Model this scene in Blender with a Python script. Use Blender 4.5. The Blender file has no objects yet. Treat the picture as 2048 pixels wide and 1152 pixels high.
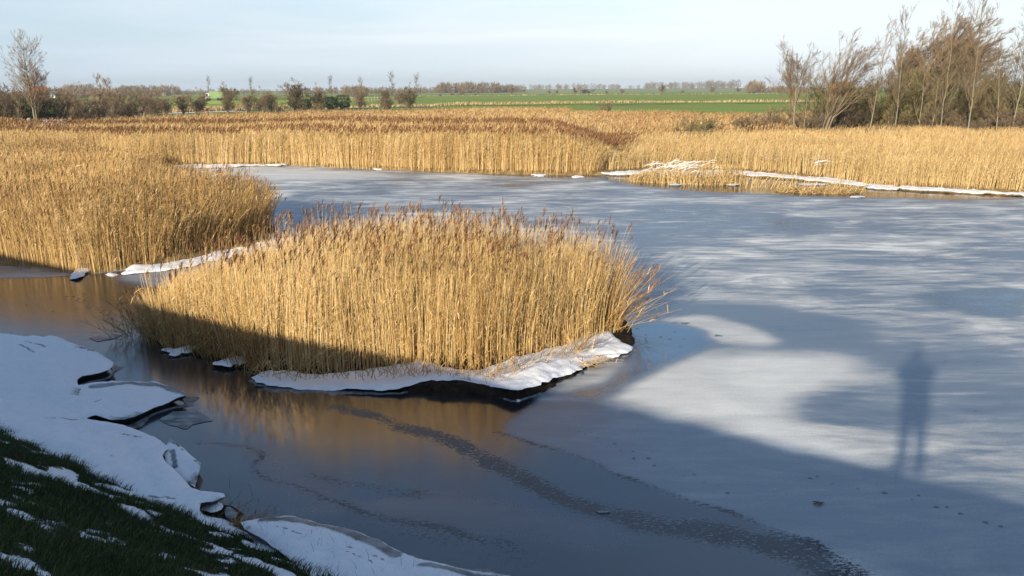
import bpy, math, random
import numpy as np
from mathutils import Vector, Matrix
from mathutils.geometry import delaunay_2d_cdt

rng = np.random.default_rng(7)
random.seed(7)
sc = bpy.context.scene
COL = sc.collection
R = math.radians

# ------------------------------------------------------------------ camera
EYE = 5.0
F = 1596.0
PITCH, ROLL = R(14.0), R(0.34)
cam_d = bpy.data.cameras.new('camera')
cam_d.sensor_width = 36.0
cam_d.lens = 36.0 * F / 2048.0
cam_d.clip_start = 0.05
cam_d.clip_end = 40000
cam = bpy.data.objects.new('camera', cam_d)
COL.objects.link(cam)
_r0 = Vector((1, 0, 0)); _u0 = Vector((0, math.sin(PITCH), math.cos(PITCH)))
FWD = Vector((0, math.cos(PITCH), -math.sin(PITCH)))
UP = _u0 * math.cos(ROLL) + _r0 * math.sin(ROLL)
RT = _r0 * math.cos(ROLL) - _u0 * math.sin(ROLL)
m = Matrix((RT, UP, -FWD)).transposed().to_4x4()
m.translation = Vector((0, 0, EYE))
cam.matrix_world = m
sc.camera = cam
sc.render.resolution_x, sc.render.resolution_y = 1024, 576

# ------------------------------------------------------------------ world and sun
SUN_EL, SUN_AZ = R(16.8), R(27.7)          # light travels towards azimuth 27.7 deg right of +Y
SUN_STRENGTH, SKY_STRENGTH, EXPOSURE = 5.0, 0.112, 0.60
world = bpy.data.worlds.new('World'); sc.world = world
world.use_nodes = True
wn = world.node_tree; WN = wn.nodes; WL = wn.links
bg = WN['Background']
sky = WN.new('ShaderNodeTexSky'); sky.sky_type = 'NISHITA'; sky.sun_disc = False
sky.sun_elevation = SUN_EL; sky.sun_rotation = math.pi + SUN_AZ
sky.air_density = 1.0; sky.dust_density = 0.3; sky.ozone_density = 3.0
tc = WN.new('ShaderNodeTexCoord')
mp = WN.new('ShaderNodeMapping'); mp.inputs['Scale'].default_value = (1.3, 1.3, 16.0)
WL.new(tc.outputs['Generated'], mp.inputs[0])
cn = WN.new('ShaderNodeTexNoise'); cn.inputs['Scale'].default_value = 1.7
cn.inputs['Detail'].default_value = 6; cn.inputs['Roughness'].default_value = 0.5
cn.inputs['Distortion'].default_value = 0.4
WL.new(mp.outputs[0], cn.inputs['Vector'])
cr = WN.new('ShaderNodeMapRange'); cr.inputs[1].default_value = 0.42; cr.inputs[2].default_value = 0.68
WL.new(cn.outputs[0], cr.inputs[0])
# thin cloud veil: thicker low down and towards the right
sx = WN.new('ShaderNodeSeparateXYZ'); WL.new(tc.outputs['Generated'], sx.inputs[0])
lo = WN.new('ShaderNodeMapRange'); lo.inputs[1].default_value = 0.26; lo.inputs[2].default_value = 0.03
lo.inputs[3].default_value = 0.0; lo.inputs[4].default_value = 0.92; lo.interpolation_type = 'SMOOTHSTEP'
WL.new(sx.outputs[2], lo.inputs[0])
rt = WN.new('ShaderNodeMapRange'); rt.inputs[1].default_value = -0.55; rt.inputs[2].default_value = 0.3
rt.inputs[3].default_value = 0.92; rt.inputs[4].default_value = 1.0
WL.new(sx.outputs[0], rt.inputs[0])
mu = WN.new('ShaderNodeMath'); mu.operation = 'MULTIPLY'
WL.new(lo.outputs[0], mu.inputs[0]); WL.new(rt.outputs[0], mu.inputs[1])
md = WN.new('ShaderNodeMath'); md.operation = 'MULTIPLY_ADD'; md.inputs[1].default_value = 0.25
WL.new(cr.outputs[0], md.inputs[0]); WL.new(mu.outputs[0], md.inputs[2]); md.use_clamp = True
mx = WN.new('ShaderNodeMix'); mx.data_type = 'RGBA'
WL.new(md.outputs[0], mx.inputs['Factor']); WL.new(sky.outputs[0], mx.inputs['A'])
r2 = WN.new('ShaderNodeMapRange'); r2.inputs[1].default_value = -0.6; r2.inputs[2].default_value = 0.35; WL.new(sx.outputs[0], r2.inputs[0])
vn = WN.new('ShaderNodeMath'); vn.operation = 'MULTIPLY_ADD'; vn.inputs[1].default_value = 0.32; vn.use_clamp = True
WL.new(cr.outputs[0], vn.inputs[0]); WL.new(r2.outputs[0], vn.inputs[2])
vc = WN.new('ShaderNodeMix'); vc.data_type = 'RGBA'; WL.new(vn.outputs[0], vc.inputs['Factor'])
rt.inputs[1].default_value = -0.55; vc.inputs['A'].default_value = (3.25, 4.15, 5.0, 1); vc.inputs['B'].default_value = (5.9, 6.35, 6.6, 1)
WL.new(vc.outputs['Result'], mx.inputs['B'])
WL.new(mx.outputs['Result'], bg.inputs[0])
bg.inputs[1].default_value = SKY_STRENGTH
sun_d = bpy.data.lights.new('sun', 'SUN'); sun_d.energy = SUN_STRENGTH; sun_d.angle = R(0.8)
sun_d.color = (1.0, 0.89, 0.70)
sun = bpy.data.objects.new('sun', sun_d); COL.objects.link(sun)
sun.location = (-20, -40, 20)
sun.rotation_euler = Vector((math.sin(SUN_AZ) * math.cos(SUN_EL), math.cos(SUN_AZ) * math.cos(SUN_EL),
                             -math.sin(SUN_EL))).to_track_quat('-Z', 'Y').to_euler()
vs = sc.view_settings
vs.view_transform = 'Standard'; vs.look = 'None'; vs.exposure = EXPOSURE; vs.gamma = 1.0
sc.cycles.max_bounces = 6; sc.cycles.transparent_max_bounces = 8

# ------------------------------------------------------------------ measuring helpers
def ray(x, y):
    return (FWD * F + RT * (x - 1024.0) - UP * (y - 576.0))

def P(x, y, z=0.0):
    """the point at height z that the photograph shows at (x, y)"""
    d = ray(x, y); t = (z - EYE) / d.z
    return (d.x * t, d.y * t)

def PL(pts, z=0.0):
    return np.array([P(x, y, z) for x, y in pts])

def X_at(x, Y, y=200):
    d = ray(x, y); return d.x / d.y * Y

def Z_at(x, y, Y):
    d = ray(x, y); return EYE + d.z / d.y * Y

# ------------------------------------------------------------------ numpy noise and shape maths
def _hash(i, j, s):
    n = (i.astype(np.int64) * 374761393 + j.astype(np.int64) * 668265263 + s * 1274126177) & 0x7fffffff
    n = ((n ^ (n >> 13)) * 1274126177) & 0x7fffffff
    return ((n ^ (n >> 16)) & 0xffff) / 65535.0

def vnoise(x, y, s=0):
    x = np.asarray(x, float); y = np.asarray(y, float)
    i = np.floor(x); j = np.floor(y); fx = x - i; fy = y - j
    fx = fx * fx * (3 - 2 * fx); fy = fy * fy * (3 - 2 * fy)
    a = _hash(i, j, s); b = _hash(i + 1, j, s); c = _hash(i, j + 1, s); d = _hash(i + 1, j + 1, s)
    return (a * (1 - fx) + b * fx) * (1 - fy) + (c * (1 - fx) + d * fx) * fy

def fbm(x, y, s=0, o=4):
    t = 0; a = 0.5; n = 0
    for k in range(o):
        t = t + a * vnoise(x * 2 ** k, y * 2 ** k, s + k * 17); n += a; a *= 0.5
    return t / n

def seg_dist(px, py, poly, closed=True):
    poly = np.asarray(poly); n = len(poly)
    best = np.full(px.shape, 1e9)
    for k in range(n if closed else n - 1):
        a = poly[k]; b = poly[(k + 1) % n]; d = b - a
        L = max(d @ d, 1e-12)
        t = np.clip(((px - a[0]) * d[0] + (py - a[1]) * d[1]) / L, 0, 1)
        best = np.minimum(best, (px - a[0] - t * d[0]) ** 2 + (py - a[1] - t * d[1]) ** 2)
    return np.sqrt(best)

def inside(px, py, poly):
    poly = np.asarray(poly); n = len(poly); r = np.zeros(px.shape, bool)
    for k in range(n):
        x0, y0 = poly[k]; x1, y1 = poly[(k + 1) % n]
        if y0 == y1: continue
        c = ((y0 > py) != (y1 > py)) & (px < (x1 - x0) * (py - y0) / (y1 - y0) + x0)
        r ^= c
    return r

def sdf(px, py, poly):
    """positive inside"""
    return np.where(inside(px, py, poly), 1, -1) * seg_dist(px, py, poly)

def sstep(a, b, x):
    t = np.clip((x - a) / (b - a), 0, 1); return t * t * (3 - 2 * t)

def smooth_poly(pts, it=2, closed=True):
    p = np.asarray(pts, float)
    for _ in range(it):
        if closed:
            q = np.roll(p, -1, 0)
            p = np.stack([p * .75 + q * .25, p * .25 + q * .75], 1).reshape(-1, 2)
        else:
            a, b = p[:-1], p[1:]
            p = np.vstack([p[:1], np.stack([a * .75 + b * .25, a * .25 + b * .75], 1).reshape(-1, 2), p[-1:]])
    return p

# ------------------------------------------------------------------ mesh helpers
class Acc:
    def __init__(s): s.v = []; s.q = []; s.m = []; s.t = []; s.n = 0
    def add(s, v, q, mat=0, tint=None):
        v = np.asarray(v, float).reshape(-1, 3); q = np.asarray(q, int).reshape(-1, 4)
        s.v.append(v); s.q.append(q + s.n); s.m.append(np.full(len(q), mat, int))
        s.t.append(np.full(len(v), 0.5) if tint is None else np.asarray(tint, float).ravel()); s.n += len(v)
    def build(s, name, mats, parent=None, smooth=False):
        v = np.vstack(s.v); q = np.vstack(s.q); mi = np.concatenate(s.m); t = np.concatenate(s.t)
        me = bpy.data.meshes.new(name)
        me.vertices.add(len(v)); me.vertices.foreach_set('co', v.ravel())
        tri = q[:, 2] == q[:, 3]
        cnt = np.where(tri, 3, 4); start = np.concatenate([[0], np.cumsum(cnt)[:-1]])
        keep = np.ones(q.shape, bool); keep[tri, 3] = False
        me.loops.add(int(cnt.sum())); me.loops.foreach_set('vertex_index', q[keep].astype(np.int32))
        me.polygons.add(len(q)); me.polygons.foreach_set('loop_start', start.astype(np.int32))
        me.polygons.foreach_set('material_index', mi.astype(np.int32))
        me.polygons.foreach_set('use_smooth', np.full(len(q), smooth))
        at = me.attributes.new('tint', 'FLOAT', 'POINT'); at.data.foreach_set('value', t.astype(np.float32))
        for mm in (mats if isinstance(mats, (list, tuple)) else [mats]): me.materials.append(mm)
        me.update(calc_edges=True)
        o = bpy.data.objects.new(name, me); COL.objects.link(o)
        if parent: o.parent = parent
        return o

def attr(o, name, vals):
    a = o.data.attributes.new(name, 'FLOAT', 'POINT'); a.data.foreach_set('value', np.asarray(vals, np.float32).ravel())

def tag(o, label=None, cat=None, group=None, kind=None):
    if label: o['label'] = label
    if cat: o['category'] = cat
    if group: o['group'] = group
    if kind: o['kind'] = kind
    return o

def empty(name, loc, label, cat, group=None):
    o = bpy.data.objects.new(name, None); COL.objects.link(o); o.location = loc
    o.empty_display_size = 0.2
    return tag(o, label, cat, group)

def grid(xs, ys):
    X, Y = np.meshgrid(xs, ys); nx, ny = len(xs), len(ys)
    i = np.arange(nx * ny).reshape(ny, nx)
    q = np.stack([i[:-1, :-1], i[:-1, 1:], i[1:, 1:], i[1:, :-1]], -1).reshape(-1, 4)
    return X.ravel(), Y.ravel(), q

def tubes(acc, Pt, Rd, sides=3, mat=0, tint=None):
    """Pt (M,K,3), Rd (M,K)"""
    M, K, _ = Pt.shape
    if M == 0: return
    d = Pt[:, -1] - Pt[:, 0]; d /= np.linalg.norm(d, axis=1, keepdims=True) + 1e-9
    ref = np.where(np.abs(d[:, 2:3]) > 0.8, np.array([[1., 0, 0]]), np.array([[0, 0, 1.]]))
    u = np.cross(d, ref); u /= np.linalg.norm(u, axis=1, keepdims=True) + 1e-9
    w = np.cross(d, u)
    a = np.arange(sides) / sides * 2 * np.pi
    ring = np.cos(a)[None, :, None] * u[:, None, :] + np.sin(a)[None, :, None] * w[:, None, :]
    V = Pt[:, :, None, :] + Rd[:, :, None, None] * ring[:, None, :, :]
    idx = np.arange(M * K * sides).reshape(M, K, sides); nx = np.roll(idx, -1, 2)
    q = np.stack([idx[:, :-1], nx[:, :-1], nx[:, 1:], idx[:, 1:]], -1)
    t = None if tint is None else np.repeat(tint, K * sides)
    acc.add(V, q, mat, t)

def strips(acc, Pt, W, S, mat=0, tint=None):
    """ribbons: Pt (M,K,3), W (M,K) half width, S (M,3) side vector"""
    M, K, _ = Pt.shape
    if M == 0: return
    V = np.stack([Pt - W[..., None] * S[:, None, :], Pt + W[..., None] * S[:, None, :]], 2)
    idx = np.arange(M * K * 2).reshape(M, K, 2)
    q = np.stack([idx[:, :-1, 0], idx[:, :-1, 1], idx[:, 1:, 1], idx[:, 1:, 0]], -1)
    t = None if tint is None else np.repeat(tint, K * 2)
    acc.add(V, q, mat, t)

def box(acc, lo, hi, mat=0):
    x0, y0, z0 = lo; x1, y1, z1 = hi
    v = [(x0, y0, z0), (x1, y0, z0), (x1, y1, z0), (x0, y1, z0), (x0, y0, z1), (x1, y0, z1), (x1, y1, z1), (x0, y1, z1)]
    q = [(0, 3, 2, 1), (4, 5, 6, 7), (0, 1, 5, 4), (1, 2, 6, 5), (2, 3, 7, 6), (3, 0, 4, 7)]
    acc.add(v, q, mat)

# ------------------------------------------------------------------ materials
def mat(name):
    m = bpy.data.materials.new(name); m.use_nodes = True
    nt = m.node_tree; return m, nt, nt.nodes, nt.links, nt.nodes['Principled BSDF']

def ramp(N, stops):
    r = N.new('ShaderNodeValToRGB'); e = r.color_ramp.elements
    while len(e) < len(stops): e.new(0.5)
    for k, (p, c) in enumerate(stops): e[k].position = p; e[k].color = (*c, 1)
    return r

def noise(N, L, scale, detail=4, rough=0.55, vec=None, mscale=None, rot=None):
    n = N.new('ShaderNodeTexNoise'); n.inputs['Scale'].default_value = scale
    n.inputs['Detail'].default_value = detail; n.inputs['Roughness'].default_value = rough
    g = N.new('ShaderNodeNewGeometry'); src = g.outputs['Position']
    if mscale or rot:
        mpn = N.new('ShaderNodeMapping')
        if mscale: mpn.inputs['Scale'].default_value = mscale
        if rot: mpn.inputs['Rotation'].default_value = rot
        L.new(src, mpn.inputs[0]); src = mpn.outputs[0]
    L.new(src, n.inputs['Vector'])
    return n

def tinted(name, stops, rough=0.75, spec=0.2, nscale=None, trans=0.0):
    """colour from the per-point tint, varied a little by noise"""
    m, nt, N, L, b = mat(name)
    a = N.new('ShaderNodeAttribute'); a.attribute_name = 'tint'
    r = ramp(N, stops)
    if nscale:
        n = noise(N, L, nscale, 3)
        md = N.new('ShaderNodeMath'); md.operation = 'MULTIPLY_ADD'; md.inputs[1].default_value = 0.7; md.inputs[2].default_value = -0.35
        L.new(n.outputs[0], md.inputs[0])
        ad = N.new('ShaderNodeMath'); ad.operation = 'ADD'; ad.use_clamp = True
        L.new(a.outputs['Fac'], ad.inputs[0]); L.new(md.outputs[0], ad.inputs[1]); L.new(ad.outputs[0], r.inputs[0])
    else:
        L.new(a.outputs['Fac'], r.inputs[0])
    L.new(r.outputs[0], b.inputs['Base Color'])
    b.inputs['Roughness'].default_value = rough; b.inputs['Specular IOR Level'].default_value = spec
    if trans:
        tr = N.new('ShaderNodeBsdfTranslucent'); L.new(r.outputs[0], tr.inputs[0])
        ms = N.new('ShaderNodeMixShader'); ms.inputs[0].default_value = trans
        L.new(b.outputs[0], ms.inputs[1]); L.new(tr.outputs[0], ms.inputs[2])
        L.new(ms.outputs[0], N['Material Output'].inputs[0])
    return m

def noisy(name, c0, c1, scale, rough=0.8, spec=0.2, detail=5, bump=0.0, lo=0.35, hi=0.65, mscale=None):
    m, nt, N, L, b = mat(name)
    n = noise(N, L, scale, detail, 0.6, mscale=mscale)
    r = ramp(N, [(lo, c0), (hi, c1)]); L.new(n.outputs[0], r.inputs[0]); L.new(r.outputs[0], b.inputs['Base Color'])
    b.inputs['Roughness'].default_value = rough; b.inputs['Specular IOR Level'].default_value = spec
    if bump:
        n2 = noise(N, L, scale * 3, 4); bp = N.new('ShaderNodeBump'); bp.inputs['Strength'].default_value = bump
        bp.inputs['Distance'].default_value = 0.05
        L.new(n2.outputs[0], bp.inputs['Height']); L.new(bp.outputs[0], b.inputs['Normal'])
    return m

M_REED = tinted('dry_reed', [(0.0, (.17, .088, .028)), (.35, (.41, .245, .084)), (.7, (.575, .38, .147)), (1, (.71, .525, .27))], .65, .25)
M_REEDPALE = tinted('pale_reed', [(0.0, (.21, .12, .042)), (.4, (.45, .295, .122)), (.75, (.575, .40, .172)), (1, (.70, .53, .28))], .65, .25)
M_PLUME = tinted('reed_plume', [(0, (.10, .045, .022)), (.5, (.20, .095, .045)), (1, (.33, .19, .10))], .85, .1)
M_PLUMERED = tinted('rust_plume', [(0, (.22, .12, .055)), (.5, (.36, .20, .09)), (1, (.50, .32, .15))], .85, .1)
M_BARK = tinted('bark', [(0, (.08, .062, .043)), (.5, (.16, .125, .085)), (1, (.26, .215, .15))], .85, .15)
M_BARKPALE = tinted('pale_bark', [(0, (.15, .135, .09)), (1, (.27, .25, .175))], .8, .2, nscale=2.0)
M_TWIG = tinted('twig', [(0, (.10, .07, .042)), (.5, (.19, .135, .08)), (1, (.29, .22, .135))], .8, .15)
M_TWIGRED = tinted('red_twig', [(0, (.12, .08, .05)), (.5, (.21, .15, .095)), (1, (.31, .235, .155))], .8, .15)
M_TWIGOLIVE = tinted('olive_twig', [(0, (.095, .08, .035)), (.5, (.185, .15, .07)), (1, (.28, .23, .115))], .8, .15)
M_TWIGDARK = tinted('dark_twig', [(0, (.075, .055, .035)), (.5, (.145, .105, .066)), (1, (.22, .17, .11))], .8, .15)
M_EVERGREEN = tinted('evergreen_leaf', [(0, (.04, .055, .02)), (1, (.11, .13, .05))], .6, .3)
M_GRASS = tinted('bank_grass', [(0, (.014, .026, .007)), (.6, (.035, .065, .015)), (.85, (.07, .10, .025)), (1, (.16, .14, .06))], .6, .25, trans=.2)
M_STRAW = tinted('straw', [(0, (.30, .20, .09)), (1, (.55, .41, .21))], .8, .15)
M_SOIL = noisy('dark_soil', (.010, .007, .005), (.04, .027, .018), 9, .95, .1, bump=.6)
M_HUMUS = noisy('reed_litter', (.13, .085, .036), (.33, .225, .10), 3.0, .95, .1, bump=.4)
M_FIELD = noisy('winter_wheat', (.22, .275, .07), (.285, .345, .098), .05, .95, 0, detail=8)
M_FIELDPALE = noisy('pale_pasture', (.27, .31, .13), (.34, .36, .17), .01, .95, 0, detail=8)
M_FIELDFROST = noisy('frosted_turf', (.09, .15, .06), (.62, .68, .66), .35, .9, .1, detail=8, lo=.5, hi=.68, mscale=(.25, 1.5, 1))
M_WHITEWALL = noisy('white_render', (.70, .68, .64), (.80, .78, .74), .8)
M_BRICK = noisy('red_brick', (.28, .10, .06), (.36, .14, .09), 2)
M_ROOFRED = noisy('red_tile', (.30, .11, .06), (.40, .16, .09), 2)
M_ROOFGREY = noisy('grey_slate', (.10, .10, .11), (.16, .16, .17), 2)
M_GLASS = noisy('dark_glass', (.02, .025, .03), (.03, .035, .04), 2, .1, .5)
M_GREEN = noisy('green_paint', (.10, .19, .04), (.12, .22, .05), 1.5, .35, .5)
M_WHITE = noisy('white_paint', (.42, .42, .42), (.5, .5, .5), 1.5, .35, .5)
M_RUBBER = noisy('tyre_rubber', (.015, .015, .015), (.03, .03, .03), 5, .8)
M_WOODPALE = noisy('weathered_wood', (.24, .20, .14), (.38, .33, .25), 6, .8)
M_METAL = noisy('galvanised_metal', (.15, .16, .19), (.22, .23, .27), 4, .5, .4)

def snow_mat():
    m, nt, N, L, b = mat('snow')
    n = noise(N, L, 7, 6, .6); r = ramp(N, [(.3, (.80, .81, .83)), (.7, (.90, .90, .91))])
    L.new(n.outputs[0], r.inputs[0]); L.new(r.outputs[0], b.inputs['Base Color'])
    b.inputs['Roughness'].default_value = .75; b.inputs['Specular IOR Level'].default_value = .25
    n2 = noise(N, L, 38, 6, .65); bp = N.new('ShaderNodeBump'); bp.inputs['Strength'].default_value = .6; bp.inputs['Distance'].default_value = .025
    L.new(n2.outputs[0], bp.inputs['Height']); L.new(bp.outputs[0], b.inputs['Normal'])
    return m
M_SNOW = snow_mat()

def shelf_mat():
    """snow lying on ice: bare grey glassy ice where the 'bare' attribute says so"""
    m, nt, N, L, b = mat('snow_on_ice')
    a = N.new('ShaderNodeAttribute'); a.attribute_name = 'bare'
    n = noise(N, L, 14, 6, .7); n3 = noise(N, L, 3.0, 5, .6, mscale=(1, 2.2, 1), rot=(0, 0, .5))
    ad = N.new('ShaderNodeMath'); ad.operation = 'MULTIPLY_ADD'; ad.inputs[1].default_value = .5; ad.inputs[2].default_value = -.25
    L.new(n.outputs[0], ad.inputs[0])
    s = N.new('ShaderNodeMath'); L.new(a.outputs['Fac'], s.inputs[0]); L.new(ad.outputs[0], s.inputs[1])
    st = N.new('ShaderNodeMapRange'); st.inputs[1].default_value = .4; st.inputs[2].default_value = .62
    L.new(s.outputs[0], st.inputs[0])
    r1 = ramp(N, [(.3, (.80, .81, .83)), (.7, (.90, .90, .91))]); L.new(n.outputs[0], r1.inputs[0])
    r2 = ramp(N, [(.35, (.10, .12, .13)), (.7, (.36, .40, .42))]); L.new(n3.outputs[0], r2.inputs[0])
    mxn = N.new('ShaderNodeMix'); mxn.data_type = 'RGBA'; L.new(st.outputs[0], mxn.inputs['Factor'])
    L.new(r1.outputs[0], mxn.inputs['A']); L.new(r2.outputs[0], mxn.inputs['B']); L.new(mxn.outputs['Result'], b.inputs['Base Color'])
    rr = N.new('ShaderNodeMapRange'); rr.inputs[3].default_value = .75; rr.inputs[4].default_value = .25
    L.new(st.outputs[0], rr.inputs[0]); L.new(rr.outputs[0], b.inputs['Roughness'])
    b.inputs['Specular IOR Level'].default_value = .3
    n2 = noise(N, L, 38, 6, .65); bp = N.new('ShaderNodeBump'); bp.inputs['Strength'].default_value = .6; bp.inputs['Distance'].default_value = .025
    L.new(n2.outputs[0], bp.inputs['Height']); L.new(bp.outputs[0], b.inputs['Normal'])
    return m
M_SHELF = shelf_mat()
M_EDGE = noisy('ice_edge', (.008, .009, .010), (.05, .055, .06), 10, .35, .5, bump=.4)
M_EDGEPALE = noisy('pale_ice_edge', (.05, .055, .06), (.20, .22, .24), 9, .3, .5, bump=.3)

def bank_mat():
    m, nt, N, L, b = mat('grass_bank')
    a = N.new('ShaderNodeAttribute'); a.attribute_name = 'snow'
    n = noise(N, L, 45, 5, .7)
    ad = N.new('ShaderNodeMath'); ad.operation = 'MULTIPLY_ADD'; ad.inputs[1].default_value = 1.5; ad.inputs[2].default_value = -.75
    L.new(n.outputs[0], ad.inputs[0])
    s = N.new('ShaderNodeMath'); L.new(a.outputs['Fac'], s.inputs[0]); L.new(ad.outputs[0], s.inputs[1])
    st = N.new('ShaderNodeMapRange'); st.inputs[1].default_value = .42; st.inputs[2].default_value = .6
    L.new(s.outputs[0], st.inputs[0])
    n2 = noise(N, L, 12, 5); r = ramp(N, [(.3, (.010, .014, .005)), (.7, (.03, .042, .014))]); L.new(n2.outputs[0], r.inputs[0])
    mxn = N.new('ShaderNodeMix'); mxn.data_type = 'RGBA'; L.new(st.outputs[0], mxn.inputs['Factor'])
    L.new(r.outputs[0], mxn.inputs['A']); mxn.inputs['B'].default_value = (.82, .83, .85, 1)
    L.new(mxn.outputs['Result'], b.inputs['Base Color']); b.inputs['Roughness'].default_value = .9
    b.inputs['Specular IOR Level'].default_value = .15
    bp = N.new('ShaderNodeBump'); bp.inputs['Strength'].default_value = .6; bp.inputs['Distance'].default_value = .04
    L.new(n.outputs[0], bp.inputs['Height']); L.new(bp.outputs[0], b.inputs['Normal'])
    return m
M_BANK = bank_mat()

def ice_mat():
    m, nt, N, L, b = mat('pond_ice')
    def at(nm):
        a = N.new('ShaderNodeAttribute'); a.attribute_name = nm; return a.outputs['Fac']
    def math_(op, a, bb, c=None, clamp=False):
        k = N.new('ShaderNodeMath'); k.operation = op; k.use_clamp = clamp
        for i, v in enumerate((a, bb, c)):
            if v is None: continue
            if isinstance(v, (int, float)): k.inputs[i].default_value = v
            else: L.new(v, k.inputs[i])
        return k.outputs[0]
    # wind-drawn streaks, broad drifts and fine grain
    n1 = noise(N, L, 1.0, 7, .66, mscale=(.36, 1.05, 1), rot=(0, 0, .07)); n1.inputs['Distortion'].default_value = .9
    n2 = noise(N, L, .26, 5, .55, mscale=(.7, 1.2, 1), rot=(0, 0, -.2))
    n3 = noise(N, L, 3.4, 5, .65, mscale=(.22, 1.0, 1), rot=(0, 0, .03))
    g = noise(N, L, 30, 5, .8)
    mxs = math_('MULTIPLY_ADD', n1.outputs[0], .42, math_('MULTIPLY_ADD', n2.outputs[0], .32, math_('MULTIPLY', n3.outputs[0], .26)))
    var = math_('MULTIPLY', math_('SUBTRACT', mxs, .5), at('amp'))
    f = math_('ADD', at('frost'), math_('MULTIPLY', var, 8.0))
    f = math_('ADD', f, math_('MULTIPLY', math_('SUBTRACT', g.outputs[0], .5), .36), None, True)
    # gritty crushed-frost bands
    gn = noise(N, L, 24, 6, .85, mscale=(.6, 1.1, 1), rot=(0, 0, -.35))
    gt = math_('MULTIPLY', math_('GREATER_THAN', math_('ADD', gn.outputs[0], math_('MULTIPLY', at('grit'), .23)), .648), math_('GREATER_THAN', at('grit'), .02))
    gw = math_('MULTIPLY', math_('GREATER_THAN', math_('ADD', math_('SUBTRACT', 1.0, gn.outputs[0]), math_('MULTIPLY', at('grit'), .08)), .68), math_('GREATER_THAN', at('grit'), .02))
    r = ramp(N, [(0, (.016, .016, .018)), (.16, (.034, .045, .060)), (.5, (.165, .195, .235)), (.8, (.49, .485, .465)), (1, (.80, .775, .715))])
    L.new(f, r.inputs[0])
    mxn = N.new('ShaderNodeMix'); mxn.data_type = 'RGBA'; L.new(gt, mxn.inputs['Factor'])
    L.new(r.outputs[0], mxn.inputs['A']); mxn.inputs['B'].default_value = (.012, .015, .019, 1)
    mxw = N.new('ShaderNodeMix'); mxw.data_type = 'RGBA'; L.new(gw, mxw.inputs['Factor'])
    L.new(mxn.outputs['Result'], mxw.inputs['A']); mxw.inputs['B'].default_value = (.36, .38, .41, 1)
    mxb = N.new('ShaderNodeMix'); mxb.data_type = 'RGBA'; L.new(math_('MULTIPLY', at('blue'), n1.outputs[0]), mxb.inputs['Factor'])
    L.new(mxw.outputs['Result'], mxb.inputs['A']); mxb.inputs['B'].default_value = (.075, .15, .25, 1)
    L.new(mxb.outputs['Result'], b.inputs['Base Color'])
    rg = N.new('ShaderNodeMapRange'); rg.inputs[1].default_value = 0; rg.inputs[2].default_value = .75
    rg.inputs[3].default_value = .14; rg.inputs[4].default_value = .62
    L.new(f, rg.inputs[0])
    L.new(math_('ADD', math_('SUBTRACT', rg.outputs[0], math_('MULTIPLY', at('wet'), .12)), math_('MULTIPLY', gt, .45), None, True), b.inputs['Roughness'])
    b.inputs['IOR'].default_value = 2.2
    bp = N.new('ShaderNodeBump'); bp.inputs['Distance'].default_value = .012
    L.new(math_('MULTIPLY_ADD', f, .25, .05), bp.inputs['Strength'])
    gb = noise(N, L, 9, 6, .7, mscale=(.6, 1, 1))
    L.new(gb.outputs[0], bp.inputs['Height']); L.new(bp.outputs[0], b.inputs['Normal'])
    return m
M_ICE = ice_mat()

# ------------------------------------------------------------------ the ground, the pond and the dyke
TD = np.array([-.835, .55]); TD /= np.linalg.norm(TD)      # along the dyke crest
ND = np.array([.55, .835]); ND /= np.linalg.norm(ND)       # down the dyke face, towards the pond
POND = np.array([(19.2, -7.2), (2.4, 3.7), (-15.9, 15.9), (-24.2, 21.4), (-27, 28), (-20, 25.8), (-15.4, 23.4), (-12.1, 21.9), (-10.6, 22.9),
                 (-8.1, 26.2), (-8.5, 29), (-10, 31), (-16, 33.5), (-18.6, 41), (-21.5, 50), (-23.5, 54.5), (-22, 54.9), (-15.2, 55.2),
                 (-8.5, 51.8), (-1.9, 48.9), (4.6, 47.6)] + [P(x_, y_) for x_, y_ in [(1208, 350), (1300, 346), (1470, 347), (1560, 354), (1650, 362), (1740, 372), (1800, 376), (1900, 383), (2048, 392)]] + [(34, 33), (46, 25), (42, 0)])

def hill(X, Y):
    return 3.6 * sstep(450, 2200, Y)

def ground_z(X, Y):
    X = np.asarray(X, float); Y = np.asarray(Y, float)
    s = -sdf(X, Y, POND) + (fbm(X * .9, Y * .9, 3) - .5) * .9
    z = np.clip(s * .7, -.9, .20 + np.clip(s - 1, 0, 8) * .02) + (fbm(X * .25, Y * .25, 9) - .5) * .12 * (s > .5)
    return z + hill(X, Y)

def graded(a, b, step, lo, hi, g=1.22):
    mid = list(np.arange(a, b, step)); s = step; x = mid[-1]; up = []
    while x < hi: s *= g; x += s; up.append(x)
    s = step; x = a; dn = []
    while x > lo: s *= g; x -= s; dn.append(x)
    return np.array(dn[::-1] + mid + up)

X, Y, q = grid(graded(-42, 52, .4, -3500, 3500), graded(14, 64, .4, -300, 3500))
acc = Acc(); acc.add(np.stack([X, Y, ground_z(X, Y)], 1), q)
tag(acc.build('ground', M_HUMUS, smooth=True), kind='structure')

def dyke_z(d, t=0.0):
    r = .35
    z = 3.4 + .015 * np.maximum(t - 2, 0) * sstep(4, 0, d) - .64 * np.where(d < -r, 0, np.where(d < r, (d + r) ** 2 / (4 * r), d))
    return np.minimum(z, 3.4 + .015 * np.maximum(t - 2, 0) + np.where(d < -3.0, (d + 3.0) * .5, 0))

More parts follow.
